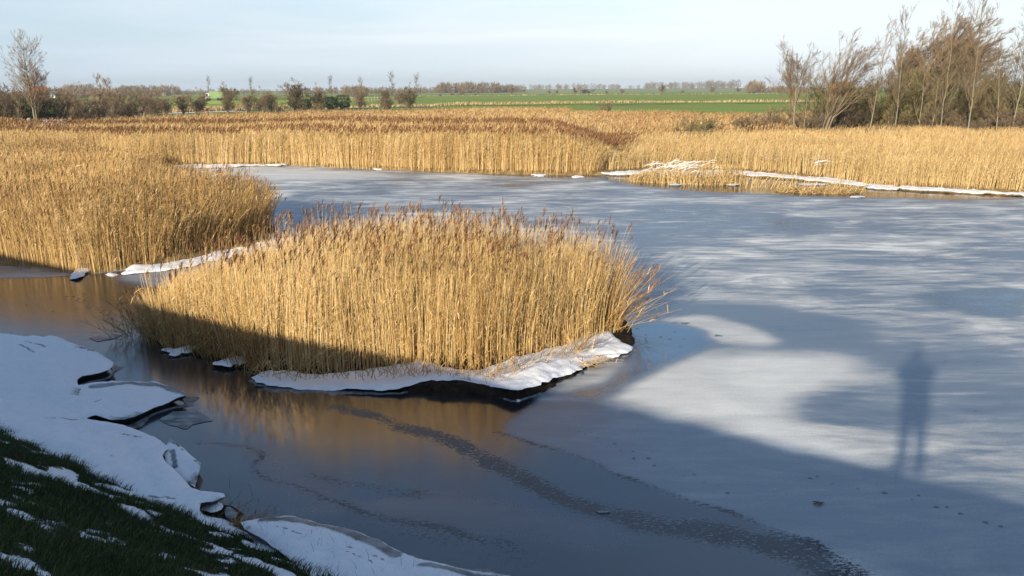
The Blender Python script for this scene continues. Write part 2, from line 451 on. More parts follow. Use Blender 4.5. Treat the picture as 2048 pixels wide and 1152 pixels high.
ts = graded(-2, 14, .05, -70, 90, 1.25); ds = np.concatenate([np.arange(-10, -1, .5), np.arange(-1, 7, .05)])
T, D, q = grid(ts, ds)
def snow_on_bank(T, D):
    n = fbm(T * .8, D * 2.2, 31, 5)
    n2 = fbm(T * 3.4, D * 5.5, 37, 5)
    v = n * .36 + n2 * .64
    return np.clip((v - .565) * 6 + .5 + .55 * sstep(4.3, 5.4, D) - .1 * sstep(3.2, 1.0, D), 0, 1)
lump = (fbm(T * 1.6, D * 1.6, 5) - .5) * .16 + (fbm(T * 6, D * 6, 8) - .5) * .05
zz = dyke_z(D, T) + lump * sstep(-.2, .8, D)
acc = Acc(); acc.add(np.stack([T * TD[0] + D * ND[0], T * TD[1] + D * ND[1], zz], 1), q)
dyke = tag(acc.build('embankment', M_BANK, smooth=True), kind='structure')
attr(dyke, 'snow', snow_on_bank(T, D))

def dyke_at(T, D):
    l = (fbm(T * 1.6, D * 1.6, 5) - .5) * .16 + (fbm(T * 6, D * 6, 8) - .5) * .05
    return np.stack([T * TD[0] + D * ND[0], T * TD[1] + D * ND[1], dyke_z(D, T) + l * sstep(-.2, .8, D)], 1)

# grass on the dyke face
n = 210000
T = rng.uniform(-1.5, 13, n); D = rng.uniform(.5, 5.6, n)
k = (snow_on_bank(T, D) + rng.uniform(-.2, .2, n)) < .47
T, D = T[k], D[k]; n = len(T); b0 = dyke_at(T, D) - [0, 0, .01]
ln = rng.uniform(.035, .085, n) * (0.7 + .7 * fbm(T * 1.3, D * 1.3, 50))
az = rng.uniform(0, 2 * np.pi, n)
dirh = np.stack([np.cos(az), np.sin(az)], 1) * .55 + ND * .55
p1 = b0.copy(); p1[:, 2] += ln * .6; p1[:, :2] += dirh * (ln * .3)[:, None]
p2 = p1.copy(); p2[:, 2] += ln * .25; p2[:, :2] += dirh * (ln * .5)[:, None]
wd = rng.uniform(.0024, .0045, n); W = np.stack([wd, wd * .8, wd * .1], 1)
S = np.stack([-np.sin(az + 1), np.cos(az + 1), az * 0], 1)
tn = np.clip(fbm(T * .8, D * .8, 60) * .9 + rng.normal(0, .22, n) + (rng.uniform(0, 1, n) < .07) * .6, 0, 1)
acc = Acc(); strips(acc, np.stack([b0, p1, p2], 1), W, S, 0, tn)
n = 420; T = rng.uniform(-1, 8, n); D = rng.normal(5.05, .28, n); b0 = np.column_stack([T * TD[0] + D * ND[0], T * TD[1] + D * ND[1], np.full(n, .22)])
az = rng.uniform(0, 6.28, n); hh = rng.uniform(.05, .20, n); dh = np.stack([np.cos(az), np.sin(az)], 1) * (hh * .5)[:, None]
strips(acc, np.stack([b0, b0 + np.column_stack([dh * .4, hh * .7]), b0 + np.column_stack([dh * 1.2, hh])], 1), np.array([[.002, .0018, .0006]]).repeat(n, 0), np.stack([-np.sin(az), np.cos(az), az * 0], 1), 0, rng.uniform(.3, 1, n))
tag(acc.build('grass', M_GRASS), 'short dark green grass poking through snow on the near bank', 'grass', kind='stuff')

# ------------------------------------------------------------------ the ice sheet
def graded2(a, b, s0, s1):
    r = [a]
    while r[-1] < b: r.append(r[-1] + s0 + (s1 - s0) * (r[-1] - a) / (b - a))
    return np.array(r)
xs = np.concatenate([np.arange(-36, -14, .2), np.arange(-14, 14, .07), np.arange(14, 48, .2)])
ys = np.concatenate([np.arange(-9, 5, .3), graded2(5, 58, .05, .35)])
X, Y, q = grid(xs, ys)
wx = X + (fbm(X * .5, Y * .5, 70) - .5) * 1.0; wy = Y + (fbm(X * .5, Y * .5, 71) - .5) * 1.0
wx2 = X + (fbm(X * 1.3, Y * 1.3, 72) - .5) * .35; wy2 = Y + (fbm(X * 1.3, Y * 1.3, 73) - .5) * .35
frost = np.full(X.shape, .63); amp = np.full(X.shape, .45) * (1 - .35 * sstep(17, 12, Y)); grit = np.zeros(X.shape); wet = np.zeros(X.shape)
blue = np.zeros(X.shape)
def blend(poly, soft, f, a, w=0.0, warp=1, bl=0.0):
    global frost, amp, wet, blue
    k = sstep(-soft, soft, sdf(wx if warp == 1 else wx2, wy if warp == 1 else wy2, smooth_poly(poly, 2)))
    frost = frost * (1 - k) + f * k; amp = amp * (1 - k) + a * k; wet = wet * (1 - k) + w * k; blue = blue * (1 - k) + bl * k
# far pale skin of frost in the bay, and dark wet margin below the reeds
blend(PL([(380, 333), (620, 335), (830, 350), (700, 362), (520, 362), (420, 350)]), 1.5, .88, .12)
blend(PL([(505, 385), (560, 380), (585, 392), (540, 402), (500, 400)]), .5, .9, .1)
blend(PL([(1180, 352), (1300, 378), (1500, 388), (1700, 396), (2060, 402), (2060, 380), (1800, 368), (1600, 355), (1300, 350)]), .8, .10, .12, .6)
blend(PL([(700, 336), (1200, 360), (1200, 345), (700, 328)]), .35, .12, .1, .6)
# bluish zone right of the island tip, with brighter tongues of frost
blend(PL([(1180, 640), (1300, 600), (1480, 600), (1720, 640), (1780, 700), (1760, 790), (1600, 800), (1400, 740), (1250, 740)]), .5, .30, .18)
blend(PL([(1230, 425), (1400, 400), (1480, 430), (1350, 470), (1260, 520), (1220, 600), (1180, 600)]), 1.6, .36, .5)
blend(PL([(1480, 425), (1640, 440), (1640, 470), (1490, 455)]), 1.0, .25, .4)
blend(PL([(1870, 590), (2060, 570), (2060, 640), (1960, 630), (1860, 610)]), .4, .22, .3)
blend(PL([(1760, 620), (1900, 640), (1990, 700), (2060, 720), (2060, 980), (1960, 960), (1800, 900), (1720, 850), (1750, 740)]), .9, .52, .30)
blend(PL([(1290, 640), (1380, 625), (1500, 645), (1560, 672), (1550, 692), (1450, 690), (1340, 668)]), .32, .84, .12, warp=2)
blend(PL([(1180, 770), (1260, 730), (1420, 702), (1600, 700), (1730, 712), (1755, 745), (1700, 790), (1600, 822), (1580, 850), (1640, 880), (1720, 905), (1700, 930), (1400, 850), (1230, 810)]), .65, .90, .10, warp=2)
blend(PL([(1610, 800), (1700, 770), (1760, 800), (1790, 860), (1700, 870), (1620, 850)]), .55, .42, .40, warp=2)
blend(PL([(1790, 890), (1900, 850), (2060, 900), (2060, 1000), (1900, 950)]), .5, .60, .4, warp=2)
# melt pool at the island tip
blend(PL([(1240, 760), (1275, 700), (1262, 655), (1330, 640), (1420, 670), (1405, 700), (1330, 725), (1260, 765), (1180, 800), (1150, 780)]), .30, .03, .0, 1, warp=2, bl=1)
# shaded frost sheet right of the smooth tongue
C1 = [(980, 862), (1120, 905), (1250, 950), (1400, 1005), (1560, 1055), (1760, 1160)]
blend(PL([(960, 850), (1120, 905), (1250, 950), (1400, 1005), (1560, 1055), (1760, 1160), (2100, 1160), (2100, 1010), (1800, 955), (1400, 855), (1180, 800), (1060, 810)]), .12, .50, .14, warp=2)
# smooth ice in the near channel
NEAR = [(-200, 560), (140, 556), (420, 520), (600, 500), (620, 680), (900, 700), (1060, 780), (1075, 806), (980, 862), (1120, 905), (1250, 950), (1400, 1005), (1560, 1055), (1760, 1170), (900, 1300), (300, 1200), (-200, 900)]
blend(PL(NEAR), .12, .03, .10, -.10, warp=2)
blend(PL([(600, 500), (250, 545), (230, 565), (380, 580), (600, 540)]), .25, .5, .1, warp=2)
blend(PL([(-100, 640), (180, 655), (290, 690), (380, 760), (420, 850), (330, 900), (-100, 760)]), .15, .07, .04, .2, warp=2)
blend(PL([(380, 760), (600, 800), (660, 840), (540, 900), (420, 870)]), .14, .06, .03, 1, warp=2)
blend(PL([(430, 890), (560, 900), (620, 960), (700, 1010), (640, 1040), (520, 1010), (450, 950)]), .1, .12, .10, -.2, warp=2)
blend(PL([(700, 960), (1000, 1010), (1250, 1060), (1350, 1110), (1000, 1090), (760, 1040)]), .25, .20, .14, -.6, warp=2)
blend(PL([(450, 900), (510, 910), (520, 960), (470, 990), (430, 950)]), .1, .02, .05, .6, warp=2)
blend(PL([(690, 965), (780, 955), (840, 980), (760, 1000), (690, 990)]), .1, .05, .05, .5, warp=2)
def band(pts, w0, w1, strength):
    global grit, frost
    p = smooth_poly(PL(pts), 2, False)
    best = np.full(X.shape, 9.); wbest = np.full(X.shape, w0)
    for k in range(len(p) - 1):
        d = seg_dist(wx2, wy2, p[k:k + 2], False); c = d < best
        best = np.where(c, d, best); wbest = np.where(c, w0 + (w1 - w0) * k / len(p), wbest)
    v = strength * (1 - sstep(.1, 1.0, best / (wbest * 1.7))) * (.35 + 1.3 * fbm(X * 2.5, Y * 2.5, 81))
    grit = np.maximum(grit, v)
band([(670, 815), (760, 840), (850, 868), (940, 900), (1050, 960), (1130, 1000), (1200, 1022), (1290, 1045), (1400, 1062), (1520, 1082), (1600, 1108), (1720, 1165)], .13, .30, 1.0)
band([(400, 880), (470, 890), (530, 905), (515, 935), (540, 965), (640, 990), (760, 1030), (900, 1065), (1040, 1100)], .06, .08, .72)
band([(985, 862), (1120, 906), (1250, 951), (1400, 1006), (1560, 1056), (1760, 1161)], .05, .08, .75)
band([(620, 950), (740, 965), (830, 985)], .10, .16, .6)
band([(500, 1075), (700, 1040), (880, 1080), (1050, 1110)], .12, .2, .35)
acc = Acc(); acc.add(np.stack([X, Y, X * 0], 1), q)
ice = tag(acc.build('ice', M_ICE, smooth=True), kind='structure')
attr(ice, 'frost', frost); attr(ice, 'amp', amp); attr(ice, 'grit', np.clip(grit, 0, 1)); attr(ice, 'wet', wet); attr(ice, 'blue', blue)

# ------------------------------------------------------------------ reed builder
def scatter(poly, dens, edge=None):
    poly = np.asarray(poly); lo, hi = poly.min(0), poly.max(0)
    n = int((hi - lo).prod() * dens); p = rng.uniform(lo, hi, (n, 2))
    p = p[inside(p[:, 0], p[:, 1], poly)]
    c = fbm(p[:, 0] * 1.1, p[:, 1] * 1.1, 101, 3)
    return p[rng.uniform(0, 1, len(p)) < .45 + c]

def reeds(acc, p, z0, H, lean, rad, segs=3, nleaf=3, leaf=(.18, .34), leafw=.009, plume=None, pn=5, plen=(.10, .2), pw=.008, tint0=.5, bend=2.0, leafz=(.25, .97), wind=(.8, .25)):
    """p (N,2), H (N), lean (N,2) = sideways drift of the tip"""
    N = len(p); z0 = np.broadcast_to(z0, (N,))
    base = np.column_stack([p, z0])
    tint = np.clip(tint0 + rng.normal(0, .27, N) + (fbm(p[:, 0] * .5, p[:, 1] * .5, 111) - .5) * .5, 0, 1)
    def at(t):
        t = np.asarray(t)
        q = np.empty(t.shape + (3,))
        for a in (0, 1):
            q[..., a] = base[:, a].reshape((-1,) + (1,) * (t.ndim - 1)) + lean[:, a].reshape((-1,) + (1,) * (t.ndim - 1)) * t ** bend
        q[..., 2] = base[:, 2].reshape((-1,) + (1,) * (t.ndim - 1)) + H.reshape((-1,) + (1,) * (t.ndim - 1)) * (t - .12 * t ** 3 * 0)
        return q
    tt = np.broadcast_to(np.linspace(0, 1, segs + 1), (N, segs + 1))
    rr = rad.reshape(-1, 1) * (1 - .6 * tt)
    tubes(acc, at(tt), rr, 3, 0, tint)
    if nleaf:
        t0 = rng.uniform(leafz[0], leafz[1], (N, nleaf)); o = at(t0).reshape(-1, 3); M = len(o)
        az = rng.uniform(0, 2 * np.pi, M); L = rng.uniform(leaf[0], leaf[1], M); up = rng.uniform(.3, 1.0, M)
        dh = np.stack([np.cos(az) + wind[0] * .5, np.sin(az) + wind[1] * .5], 1) * .6
        m1 = o + np.column_stack([dh * (L * .45)[:, None], L * .45 * up]); m2 = o + np.column_stack([dh * (L * 1.0)[:, None], L * (.75 * up - .1)])
        w = np.stack([np.full(M, leafw * .8), np.full(M, leafw), np.full(M, leafw * .15)], 1) * rng.uniform(.6, 1.3, (M, 1))
        aa = az + rng.uniform(.8, 2.3, M); S = np.stack([np.cos(aa), np.sin(aa), rng.normal(0, .3, M)], 1)
        strips(acc, np.stack([o, m1, m2], 1), w, S, 0, np.clip(np.repeat(tint, nleaf) + rng.normal(.08, .2, M), 0, 1))
    if plume is not None and plume.any():
        k = np.where(plume)[0]; tp = rng.uniform(.90, 1.0, (len(k), pn))
        bs = base[k]; hk = H[k]; lk = lean[k]
        o = np.empty((len(k), pn, 3))
        for a in (0, 1): o[..., a] = bs[:, a:a + 1] + lk[:, a:a + 1] * tp ** bend
        o[..., 2] = bs[:, 2:3] + hk[:, None] * tp
        o = o.reshape(-1, 3); M = len(o); az = rng.uniform(0, 2 * np.pi, M); L = rng.uniform(plen[0], plen[1], M)
        dh = np.stack([np.cos(az) * .35 + wind[0] * .45, np.sin(az) * .35 + wind[1] * .45], 1)
        m1 = o + np.column_stack([dh * (L * .4)[:, None], L * .55]); m2 = o + np.column_stack([dh * (L * 1.0)[:, None], L * .85])
        w = np.stack([np.full(M, pw * .5), np.full(M, pw), np.full(M, pw * .2)], 1) * rng.uniform(.7, 1.3, (M, 1))
        S = np.stack([np.cos(az + 1.5), np.sin(az + 1.5), rng.normal(0, .2, M)], 1)
        strips(acc, np.stack([o, m1, m2], 1), w, S, 1, np.clip(rng.normal(.5, .25, M), 0, 1))


# ------------------------------------------------------------------ snow-covered shelves and ledges
def densify(poly, step, jag, seed):
    out = []
    n = len(poly)
    for k in range(n):
        a, b = poly[k], poly[(k + 1) % n]; L = np.linalg.norm(b - a); c = max(1, int(L / step))
        for j in range(c): out.append(a + (b - a) * j / c)
    o = np.array(out); pv = np.roll(o, 1, 0); nx = np.roll(o, -1, 0); t = nx - pv
    nn = np.stack([t[:, 1], -t[:, 0]], 1); nn /= np.linalg.norm(nn, axis=1, keepdims=True) + 1e-9
    s = (fbm(o[:, 0] * 2.2, o[:, 1] * 2.2, seed) - .5) * 2 + (vnoise(o[:, 0] * 11, o[:, 1] * 11, seed + 5) - .5) * .9
    return o + nn * (s * jag)[:, None]

def slab(name, poly, label, cat, ztop, zbot, step=.06, jag=.03, rnd=.06, under=.05, edge=None, group=None, bare=None, bump=.05, part='snow_cover', seed=1, sm=1, thick=.09, rim=0.0):
    """snow-topped slab: ztop(x, y) gives the height of its top; sides drop to zbot and are undercut"""
    poly = densify(smooth_poly(np.asarray(poly, float), sm), step, jag, seed)
    A = np.sum(poly[:, 0] * np.roll(poly[:, 1], -1) - poly[:, 1] * np.roll(poly[:, 0], -1))
    if A < 0: poly = poly[::-1]
    lo, hi = poly.min(0), poly.max(0)
    gx, gy, _ = grid(np.arange(lo[0], hi[0], step), np.arange(lo[1], hi[1], step))
    gx = gx + rng.uniform(-.25, .25, gx.shape) * step; gy = gy + rng.uniform(-.25, .25, gy.shape) * step
    k = sdf(gx, gy, poly) > step * .55
    pts = [Vector((a, b)) for a, b in poly] + [Vector((a, b)) for a, b in zip(gx[k], gy[k])]
    v, e, f, *_ = delaunay_2d_cdt(pts, [], [list(range(len(poly)))], 1, 1e-6)
    v = np.array([(a.x, a.y) for a in v])
    d = seg_dist(v[:, 0], v[:, 1], poly)
    zt = ztop(v[:, 0], v[:, 1]) if callable(ztop) else np.full(len(v), float(ztop))
    z = zt - rnd * np.exp(-d / (rnd * .9)) + (fbm(v[:, 0] * 2.3, v[:, 1] * 2.3, seed + 40) - .5) * bump * 2 + (fbm(v[:, 0] * 9, v[:, 1] * 9, seed + 44) - .5) * bump * .5
    root = empty(name, (0, 0, 0), label, cat, group)
    c = poly.mean(0); root.location = (c[0], c[1], 0)
    acc = Acc(); acc.add(np.stack([v[:, 0] - c[0], v[:, 1] - c[1], z], 1), [(t[0], t[1], t[2], t[2]) if len(t) == 3 else t[:4] for t in f])
    top = acc.build(part, M_SHELF if bare is not None else M_SNOW, root, smooth=True)
    if bare is not None: attr(top, 'bare', np.maximum(bare(v[:, 0], v[:, 1], d), .40 * sstep(.56, .72, fbm(v[:, 0] * 1.7, v[:, 1] * 2.6, seed + 60)) * (1 - .6 * sstep(.1, .8, d)) + .22 * sstep(.14, 0, d)))
    # sides
    pz = zt[:len(poly)] - rnd + (fbm(poly[:, 0] * 2.3, poly[:, 1] * 2.3, seed + 40) - .5) * bump * 2 + (fbm(poly[:, 0] * 9, poly[:, 1] * 9, seed + 44) - .5) * bump * .5
    t = np.roll(poly, -1, 0) - np.roll(poly, 1, 0); nin = np.stack([-t[:, 1], t[:, 0]], 1); nin /= np.linalg.norm(nin, axis=1, keepdims=True) + 1e-9
    zb = np.maximum(zbot, pz - thick)
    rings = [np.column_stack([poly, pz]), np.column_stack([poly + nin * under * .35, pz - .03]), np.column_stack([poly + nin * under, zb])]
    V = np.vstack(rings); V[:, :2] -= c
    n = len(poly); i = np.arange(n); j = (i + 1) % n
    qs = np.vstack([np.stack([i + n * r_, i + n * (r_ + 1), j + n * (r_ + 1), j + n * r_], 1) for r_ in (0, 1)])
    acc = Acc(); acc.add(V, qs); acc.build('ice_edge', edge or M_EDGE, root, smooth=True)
    if rim:
        w = rim * sstep(.42, .75, fbm(poly[:, 0] * 1.5, poly[:, 1] * 1.5, seed + 80)) * (.6 + .8 * vnoise(poly[:, 0] * 9, poly[:, 1] * 9, seed + 81))
        r0 = np.column_stack([poly + nin * .03 - c, np.full(n, .016)]); r1 = np.column_stack([poly - nin * w[:, None] * .6 - c, np.full(n, .014)]); r2 = np.column_stack([poly - nin * w[:, None] - c, np.full(n, -.004)])
        acc = Acc(); acc.add(np.vstack([r0, r1, r2]), np.vstack([np.stack([i + n * r_, i + n * (r_ + 1), j + n * (r_ + 1), j + n * r_], 1) for r_ in (0, 1)])); acc.build('thin_ice_rim', M_EDGEPALE, root, smooth=True)
    return root

SH = 'snow covered ice shelves hanging from the near bank'
def bare_rim(wid, thr=.5):
    return lambda x, y, d: np.clip(1 - d / wid, 0, 1) * .9 * sstep(.35, .6, fbm(x * .9, y * .9, 91)) + .38 * sstep(.62, .75, fbm(x * 2.4, y * 3.2, 93))
def scuffs(lines, w=.05):
    """thin scuffs where the ice shows through the snow"""
    segs = [PL(l, .2) for l in lines]
    def f(x, y, d):
        b = np.full(x.shape, 9.)
        for s in segs: b = np.minimum(b, seg_dist(x, y, s, False))
        return .9 * (1 - sstep(.1, 1.0, b / w)) * (.45 + .8 * fbm(x * 3, y * 3, 92))
    return f
def both(*fs):
    return lambda x, y, d: np.maximum.reduce([f(x, y, d) for f in fs])

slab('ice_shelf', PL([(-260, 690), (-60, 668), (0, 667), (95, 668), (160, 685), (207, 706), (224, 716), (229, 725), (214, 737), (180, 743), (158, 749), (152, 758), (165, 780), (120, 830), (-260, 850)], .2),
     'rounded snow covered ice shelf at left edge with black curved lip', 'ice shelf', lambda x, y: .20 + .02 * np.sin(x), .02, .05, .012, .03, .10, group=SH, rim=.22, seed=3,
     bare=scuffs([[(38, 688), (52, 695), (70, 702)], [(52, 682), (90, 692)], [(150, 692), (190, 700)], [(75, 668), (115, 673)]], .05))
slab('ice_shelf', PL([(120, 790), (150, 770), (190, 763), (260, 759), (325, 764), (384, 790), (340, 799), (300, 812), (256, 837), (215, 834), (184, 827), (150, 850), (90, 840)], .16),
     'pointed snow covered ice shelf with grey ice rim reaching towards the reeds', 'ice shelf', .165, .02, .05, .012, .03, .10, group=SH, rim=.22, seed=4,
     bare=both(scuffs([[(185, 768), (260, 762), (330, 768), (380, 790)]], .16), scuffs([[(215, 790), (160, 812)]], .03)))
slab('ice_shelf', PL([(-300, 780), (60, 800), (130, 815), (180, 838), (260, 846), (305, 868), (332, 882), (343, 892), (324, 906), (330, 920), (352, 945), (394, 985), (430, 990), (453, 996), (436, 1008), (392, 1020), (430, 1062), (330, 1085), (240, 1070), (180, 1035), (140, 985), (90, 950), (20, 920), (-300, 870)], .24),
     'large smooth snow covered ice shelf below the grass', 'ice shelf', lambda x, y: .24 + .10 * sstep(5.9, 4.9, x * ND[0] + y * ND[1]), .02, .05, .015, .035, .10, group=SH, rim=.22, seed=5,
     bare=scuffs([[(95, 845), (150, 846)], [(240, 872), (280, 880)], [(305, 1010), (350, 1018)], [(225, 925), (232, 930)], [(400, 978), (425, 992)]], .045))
slab('ice_plate', PL([(340, 884), (402, 922), (389, 966), (350, 945), (332, 925), (330, 908)], .16),
     'broken angular ice plate tilted against the big snow shelf', 'ice plate', lambda x, y: .10 + .10 * (y - y.min()), .02, .04, .004, .015, .03, edge=M_EDGEPALE, seed=6, sm=0,
     bare=both(scuffs([[(345, 902), (350, 925)]], .07), scuffs([[(345, 886), (402, 921)], [(402, 922), (389, 964)]], .03)))
for k, (pp, lb) in enumerate([([(395, 1010), (425, 1000), (447, 1003), (440, 1018), (415, 1022)], 'small snow lump on dark edge of the broken shelf corner'),
                              ([(385, 1022), (420, 1020), (440, 1034), (428, 1046), (395, 1042)], 'low snow lump below the broken shelf corner beside grass')]):
    slab('snow_lump', PL(pp, .2), lb, 'snow lump', .20 - .07 * k, .0, .025, .05, .03, .04, edge=M_SOIL, seed=7 + k)
slab('ice_plate', PL([(455, 1020), (470, 1025), (478, 1036), (462, 1046), (448, 1036)], .08), 'small grey ice plate upright beside the dark shelf corner', 'ice plate', .13, .0, .03, .006, .01, .02, edge=M_EDGEPALE, seed=9,
     bare=lambda x, y, d: x * 0 + .9)
slab('ice_shelf', PL([(470, 1066), (520, 1050), (600, 1042), (690, 1058), (740, 1075), (790, 1104), (850, 1128), (920, 1134), (1000, 1140), (1080, 1165), (1000, 1260), (700, 1260), (560, 1120)], .14),
     'low snow covered ice shelf with frosted glassy rim below the grass at bottom', 'ice shelf', lambda x, y: .13 + .16 * sstep(6.3, 5.0, x * ND[0] + y * ND[1]), .015, .04, .012, .03, .04, edge=M_EDGEPALE, group=SH, rim=.22, seed=10,
     bare=both(scuffs([[(530, 1050), (600, 1046), (690, 1062), (740, 1082), (790, 1108)]], .17), scuffs([[(840, 1134), (1000, 1146)]], .10), scuffs([[(545, 1066), (650, 1095), (750, 1135)], [(730, 1110), (770, 1124)], [(690, 1098), (715, 1104)]], .022)))
for k, (pp, lb) in enumerate([([(178, 674), (205, 668), (245, 667), (230, 675), (195, 681)], 'thin grey ice plate lying flat on channel beside the rounded shelf'),
                              ([(318, 836), (345, 820), (392, 818), (424, 838), (385, 846), (372, 854), (335, 846)], 'flat grey ice plate below the pointed shelf tip'),
                              ([(1192, 1019), (1212, 1017), (1219, 1021), (1203, 1024)], 'tiny frozen ice plate beside the dark gritty band')]):
    slab('ice_plate', PL(pp, .03), lb, 'ice plate', .015, -.01, .03, .03, .006, .005, edge=M_EDGEPALE, seed=20 + k, sm=0, bare=lambda x, y, d: x * 0 + .9, bump=.003)

# dark broken turf at the corner of the big shelf, with straw hanging from it
for (cx_, cy_, rx_, ry_, hh_) in [(424, 1024, .40, .20, .17), (490, 1052, .34, .16, .10)]:
    c_ = P(cx_, cy_, .08); gx, gy, q = grid(np.linspace(-1.2, 1.2, 48), np.linspace(-1.2, 1.2, 48)); r_ = np.hypot(gx, gy) + (fbm(gx * 2 + cx_, gy * 2, 301) - .5) * .7
    z = hh_ * sstep(1.05, .35, r_) + (fbm(gx * 5 + cx_, gy * 5, 302) - .5) * .07 - .03
    acc = Acc(); acc.add(np.column_stack([c_[0] + gx * rx_, c_[1] + gy * ry_, z]), q); tag(acc.build('mud', M_SOIL, smooth=True), kind='structure')
    n = 130; q2 = np.column_stack([c_[0] + rng.normal(0, rx_ * .45, n), c_[1] + rng.normal(0, ry_ * .45, n)])
    acc = Acc(); reeds(acc, q2, .06, rng.uniform(.02, .12, n), rng.normal(0, .11, (n, 2)) + [.05, .03], np.full(n, .0028), 3, 1, (.05, .12), .0035, None, tint0=.12, bend=1.2)
    tag(acc.build('dead_grass', [M_REED, M_PLUME]), 'dead grass hanging over dark broken turf on the near shore', 'dead grass', kind='stuff')

# the reed island: dark soil bank, then the snow ledge along its front
ISL = PL([(285, 662), (330, 694), (450, 722), (520, 745), (640, 765), (780, 775), (900, 788), (1030, 795), (1110, 770), (1170, 735), (1268, 690), (1262, 655)], .05)
ISL = np.vstack([ISL, [(2.4, 17.6), (1.2, 19.0), (-.6, 20.2), (-3, 20.9), (-6.2, 20.9), (-8.4, 19.0)]])
def island_z(x, y): return .16 * sstep(0, .35, sdf(x, y, ISL)) + .02
pl = densify(smooth_poly(ISL, 1), .08, .06, 15)
gx, gy, q = grid(np.arange(-9, 3.2, .06), np.arange(12, 21.5, .06))
s = sdf(gx, gy, pl) + (fbm(gx * 3, gy * 3, 18) - .5) * .14
mid = sstep(-2.6, -1.2, gx) * sstep(1.3, .4, gx) * sstep(15.5, 14.6, gy)
z = np.clip(s * 1.5, -.12, .045 + .12 * mid) + (fbm(gx * 5, gy * 5, 19) - .5) * .05
ok = s > -.15; qk = ok[q].all(1)
acc = Acc(); acc.add(np.stack([gx, gy, z], 1), q[qk])
tag(acc.build('island', M_SOIL, smooth=True), kind='structure')
LED = [(498, 742), (520, 758), (600, 765), (700, 767), (780, 772), (850, 762), (900, 763), (950, 766), (990, 776), (1035, 786), (1070, 778), (1105, 760), (1150, 736), (1200, 710), (1276, 691),
       (1240, 668), (1212, 652), (1170, 664), (1120, 690), (1060, 708), (1000, 728), (955, 744), (900, 738), (840, 722), (760, 724), (700, 735), (640, 738), (570, 730)]
slab('snow_ledge', PL(LED, .15), 'broad white snow ledge with dark undercut along the front of the reed island', 'snow ledge',
     lambda x, y: .10 + .12 * sstep(-2.6, -1.2, x) * sstep(1.6, .4, x), .012, .05, .07, .05, .10, edge=M_SOIL, rim=.16, seed=22, bump=.05, thick=.06)
for k, (pp, lb) in enumerate([([(322, 697), (335, 691), (360, 697), (392, 690), (386, 700), (360, 704), (345, 711), (334, 703)], 'small snow patch below shaded left end of the reed island'),
                              ([(430, 727), (446, 717), (475, 714), (488, 720), (484, 731), (468, 728), (460, 735), (440, 732)], 'small round snow patch between the island ledge and the left patch'),
                              ([(870, 778), (890, 770), (920, 780), (905, 786)], 'little snow lump below the dark undercut of the island ledge'),
                              ([(1028, 794), (1040, 790), (1046, 797), (1034, 799)], 'tiny snow lump at the lowest front corner of the reed island')]):
    slab('snow_patch', PL(pp, .06), lb, 'snow patch', .075 if k < 2 else .05, .01, .03, .10, .03, .02, edge=M_SOIL, thick=.03, bump=.05, seed=30 + k, group='small snow patches round the island')

# ledges along the other reed beds
for k, (pp, z, lb) in enumerate([
        ([(135, 549), (148, 540), (170, 532), (202, 527), (200, 532), (176, 540), (162, 553), (145, 555)], .26, 'curled snow ledge hanging at the corner of the left reed bed'),
        ([(203, 548), (222, 541), (240, 545), (225, 551)], .14, 'small snow wedge between two ledges of the left reed bed'),
        ([(236, 547), (250, 535), (300, 520), (360, 506), (440, 492), (520, 478), (590, 470), (590, 492), (520, 503), (440, 514), (380, 530), (300, 540)], .22, 'long snow ledge along the front of the left reed bed'),
        ([(330, 329), (420, 324), (500, 321), (577, 323), (570, 331), (520, 329), (440, 334), (360, 334)], .3, 'long thin snow ledge at the head of the bay'),
        ([(628, 328), (640, 324), (654, 329), (640, 332)], .2, 'small snow lump at foot of the tall reeds nearest the bay'),
        ([(680, 331), (692, 328), (706, 332), (690, 334)], .2, 'second small snow lump along foot of the tall reeds'),
        ([(745, 336), (757, 333), (766, 337), (752, 339)], .2, 'third small snow lump along foot of the tall reeds'),
        ([(1060, 348), (1085, 346), (1100, 349), (1075, 352)], .15, 'flat snow lump at foot of the tall reeds nearest the right bank'),
        ([(1140, 352), (1160, 350), (1172, 353), (1150, 355)], .12, 'small flat snow lump beside the corner of the tall reeds'),
        ([(1196, 346), (1215, 338), (1290, 333), (1380, 330), (1470, 338), (1470, 348), (1380, 350), (1290, 348)], .42, 'broad snow ledge on right bank behind the standing reed tuft'),
        ([(1450, 345), (1470, 337), (1560, 343), (1650, 352), (1720, 362), (1740, 369), (1700, 369), (1640, 360), (1560, 353), (1480, 348)], .40, 'long snow ledge on right bank above a dark gap'),
        ([(1722, 370), (1745, 366), (1775, 368), (1802, 371), (1800, 377), (1765, 376), (1740, 374)], .3, 'short snow ledge linking the two long ledges on the right bank'),
        ([(1790, 376), (1810, 365), (1880, 366), (1960, 370), (2040, 375), (2120, 380), (2120, 396), (2040, 388), (1960, 384), (1880, 381)], .34, 'snow ledge along foot of the reeds at right edge')]):
    z *= .36
    slab('snow_ledge', PL(pp, z), lb, 'snow ledge', z, -.02, .10 if k > 2 else .06, .26 if k > 2 else .07, .05, .06, edge=M_HUMUS if k > 2 else M_SOIL, thick=.08 if k > 2 else .06, bump=.06, seed=50 + k, group='snow ledges along the pond shore')
